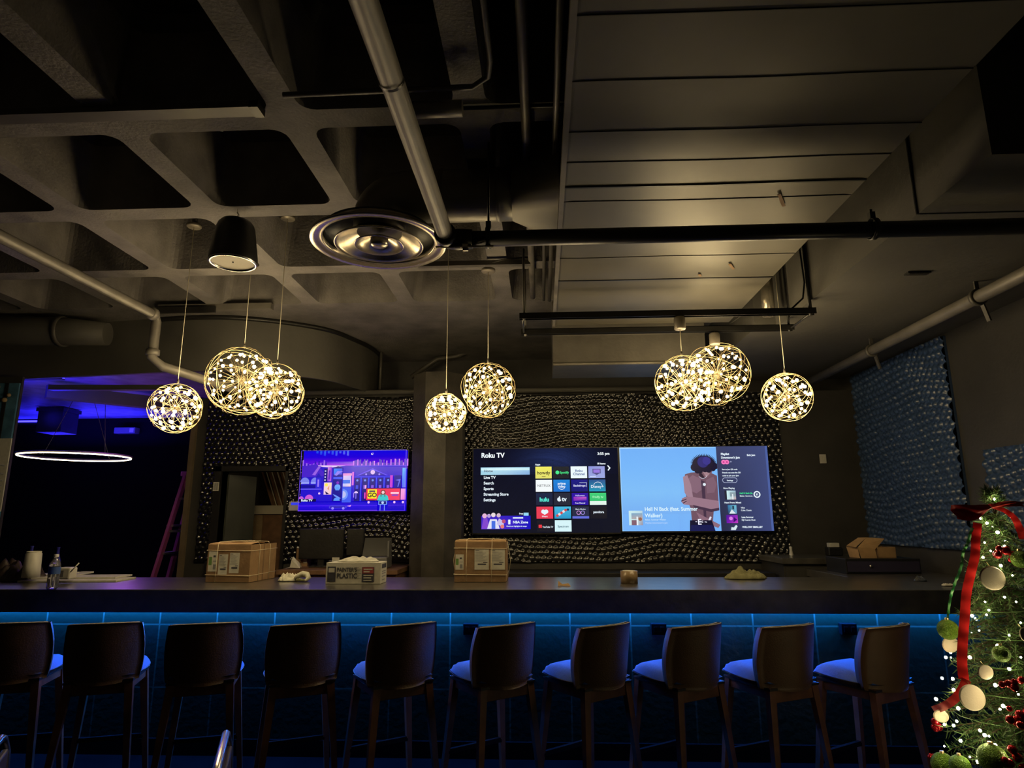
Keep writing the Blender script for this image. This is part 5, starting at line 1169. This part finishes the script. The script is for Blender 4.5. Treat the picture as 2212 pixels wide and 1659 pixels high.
for q in pts:
    b = bpy.data.objects.new('bulb', TB); COL.objects.link(b); b.parent = t; b.location = q; k = rs.uniform(.0028, .0066); b.scale = (k, k, k)
MB().tube([Vector((math.cos(i*.42)*trad(.15+1.4*i/220)*.93, math.sin(i*.42)*trad(.15+1.4*i/220)*.93, .15+1.4*i/220)) for i in range(220)], .0014, 4).build('cable', M['needle'], t)
# baubles
def bauble(px, py, rpx, m_, lab, grp, sp=1.0):
    q = ontree(px, py, .03); r = pxsize(rpx, q); t = thing('bauble', lab, 'bauble', q, group=grp)
    MB().ball((0, 0, 0), r, 24, 16).build('ball', M[m_], t); MB().lathe([(.001, r+.006), (r*.18, r+.006), (r*.2, r-.004)], n=12).build('cap', M['brass'], t)
for (x, y, r, l) in ((2048, 1360, 21, 'green glitter bauble at the left edge of the tree beside the red ribbon'), (2163, 1412, 17, 'small green bauble alone in the middle of the tree'), (2204, 1208, 18, 'green bauble near the top, cut by the right picture edge'),
                     (2144, 1638, 29, 'largest green glitter bauble low on the tree'), (2038, 1652, 24, 'green bauble at the bottom left corner of the tree'), (2074, 1654, 21, 'green bauble at the very bottom, touching its left neighbour')):
    bauble(x, y, r, 'bauble_green', l, 'green glitter baubles')
for (x, y, n, l) in ((2166, 1192, 7, 'cluster of shiny red balls high on the tree'), (2190, 1470, 6, 'cluster of shiny red balls at the right, halfway down'), (2192, 1552, 9, 'large cluster of shiny red balls low at the right edge'), (2032, 1577, 4, 'small red cluster at the lower left under the white disc'), (2010, 1634, 3, 'tiny red cluster at the bottom left tip'), (2195, 1640, 5, 'red cluster in the bottom right corner')):
    q = ontree(x, y, .02); t = thing('berry_cluster', l, 'ornament', q, group='shiny red ornament clusters')
    for k in range(n):
        v = Vector((rs.gauss(0, 1), rs.gauss(0, .5), rs.gauss(0, 1)))*.020*(n/6)**.4; b = MB().ball(v, rs.uniform(.010, .017) if n > 3 else .008, 12, 8); b.build('berry', M['bauble_red'], t)
for (x, y, a, b, rot, l) in ((2144, 1249, 30, 25, -.2, 'large pale round disc ornament, the upper one'), (2100, 1507, 31, 26, -.5, 'large pale round disc ornament beside the end of the red ribbon'), (2129, 1452, 18, 15, -.2, 'small grey white disc ornament right of the red ribbon'),
                        (2033, 1547, 18, 13, -.2, 'small pale disc ornament at the left edge below the ribbon tail'), (2053, 1392, 19, 17, .2, 'pale disc ornament partly hidden behind the left green bauble'), (2211, 1370, 9, 14, 0, 'pale disc ornament cut by the right picture edge')):
    q = ontree(x, y, .028 if x != 2053 else .012); ra, rb_ = pxsize(a, q), pxsize(b, q); t = thing('disc_ornament', l, 'ornament', q, group='pale disc ornaments')
    m = MB(); m.lathe([(.001, -.003), (.9, -.003), (1, 0), (.9, .003), (.001, .003)], (0, 0, 0), 32, axis=(0, -1, .15))
    ca, sa = math.cos(rot), math.sin(rot)
    m = MB(); b = [m.vert((ra*e*math.cos(k*PI/16), y, rb_*e*math.sin(k*PI/16))) for e, y in ((.001, -.003), (.9, -.003), (1, 0), (.9, .003), (.001, .003)) for k in range(32)]
    for j in range(4):
        for k in range(32): m.face((j*32+k, j*32+(k+1) % 32, j*32+32+(k+1) % 32, j*32+32+k), 0, False)
    m.v = [(v[0]*ca - v[2]*sa, v[1]+.12*v[0], v[0]*sa + v[2]*ca) for v in m.v]; m.build('disc', M['disc_white'], t); MB().tube([(0, .004, rb_*.9), (0, .02, rb_*1.3)], .001, 5).build('hook', M['brass'], t)
# ribbons
def ribbon(m, path, wpx, twist=0.):
    P = path; n = len(P); b = len(m.v)
    for i in range(n):
        d = (P[min(i+1, n-1)]-P[max(i-1, 0)]).normalized(); view = (P[i]-CAM).normalized(); s_ = d.cross(view).normalized()
        s_.rotate(Matrix.Rotation(twist*math.sin(i*1.3), 3, d)); w = wpx[i]/2
        m.v.append(tuple(P[i]-s_*w)); m.v.append(tuple(P[i]+view*(-.001))); m.v.append(tuple(P[i]+s_*w))
    for i in range(n-1):
        for k in (0, 1): m.face((b+i*3+k, b+i*3+k+1, b+(i+1)*3+k+1, b+(i+1)*3+k), 0, True)
def rib_obj(parent, name, pix, w0, w1, m_, out=.035, tw=.3, Yf=None):
    P = [ontree(x, y, out) if Yf is None else atY(x, y, Yf+.01*math.sin(i*2)) for i, (x, y) in enumerate(pix)]; P = [p-Vector(parent.location) for p in smooth(P)]
    PP = [p+Vector(parent.location) for p in P]; m = MB(); ws = [w0+(w1-w0)*i/(len(PP)-1) for i in range(len(PP))]; ribbon(m, PP, ws, tw)
    m.v = [tuple(Vector(v)-Vector(parent.location)) for v in m.v]
    o = m.build(name, M[m_], parent); return o
bc = atY(2141, 1093, ty-.07)
t = thing('ribbon_bow', 'red satin ribbon bow near the top of the tree', 'bow', bc)
def band(parent, name, top, bot, Yf, bulge=.02):
    A = smooth([atY(x, y, Yf) for x, y in top], 5); B = smooth([atY(x, y, Yf) for x, y in bot], 5); m = MB(); n = len(A); L0 = Vector(parent.location)
    for i in range(n):
        for k in range(6):
            w_ = k/5; p = A[i].lerp(B[i], w_); p.y += -bulge*math.sin(PI*i/(n-1)) + .010*math.sin(w_*PI*2.2+i*.25); m.v.append(tuple(p-L0))
    for i in range(n-1):
        for k in range(5): m.face((i*6+k, i*6+k+1, (i+1)*6+k+1, (i+1)*6+k), 0, True)
    return m.build(name, M['ribbon_red'], parent)
band(t, 'loop', [(2140, 1090), (2118, 1090), (2095, 1091), (2072, 1090), (2051, 1091)], [(2141, 1098), (2124, 1110), (2104, 1121), (2084, 1125), (2066, 1121)], ty-.10)
band(t, 'loop_back', [(2140, 1092), (2118, 1094), (2095, 1098), (2072, 1101), (2058, 1100)], [(2141, 1097), (2124, 1103), (2104, 1108), (2084, 1110), (2064, 1112)], ty-.075)
band(t, 'loop', [(2142, 1091), (2158, 1084), (2178, 1082), (2196, 1084), (2212, 1086)], [(2142, 1097), (2158, 1095), (2178, 1094), (2196, 1094), (2214, 1096)], ty-.09)
rib_obj(t, 'tail', [(2146, 1095), (2170, 1103), (2190, 1118), (2202, 1140), (2212, 1165)], .014, .030, 'ribbon_red', Yf=ty-.06)
MB().ball((0, 0, 0), .012, 14, 10, sz=.8).build('knot', M['ribbon_red'], t)
t = thing('ribbon_streamer', 'long red satin streamer running down the left side of the tree', 'ribbon', ontree(2110, 1150, .03))
rib_obj(t, 'streamer', [(2112, 1130), (2108, 1165), (2106, 1200), (2098, 1235), (2088, 1280), (2084, 1330), (2080, 1380), (2078, 1430), (2082, 1468)], .030, .034, 'ribbon_red')
rib_obj(t, 'lower_tail', [(2088, 1468), (2078, 1490), (2060, 1512), (2038, 1526), (2016, 1534)], .030, .028, 'ribbon_red')
t = thing('ribbon_streamer', 'narrow twisted green ribbon hanging left of the red one', 'ribbon', ontree(2080, 1190, .03))
rib_obj(t, 'streamer', [(2100, 1140), (2090, 1175), (2081, 1192), (2076, 1225), (2062, 1262), (2053, 1292), (2047, 1335)], .014, .010, 'ribbon_green', out=.05, tw=.9)

# ============================================================ RENDER LOOK
w = bpy.data.worlds.new('world'); SC.world = w; w.use_nodes = True
w.node_tree.nodes['Background'].inputs['Color'].default_value = (1, .86, .62, 1); w.node_tree.nodes['Background'].inputs['Strength'].default_value = .011
SC.view_settings.view_transform = 'Standard'; SC.view_settings.look = 'None'; SC.view_settings.gamma = 1; SC.view_settings.exposure = 0
SC.view_settings.use_curve_mapping = False
cy = SC.cycles
cy.use_denoising = True; cy.max_bounces = 6; cy.diffuse_bounces = 3; cy.glossy_bounces = 3; cy.transmission_bounces = 5; cy.transparent_max_bounces = 6
cy.caustics_reflective = False; cy.caustics_refractive = False; cy.sample_clamp_indirect = 4; cy.use_adaptive_sampling = True; cy.adaptive_threshold = .03
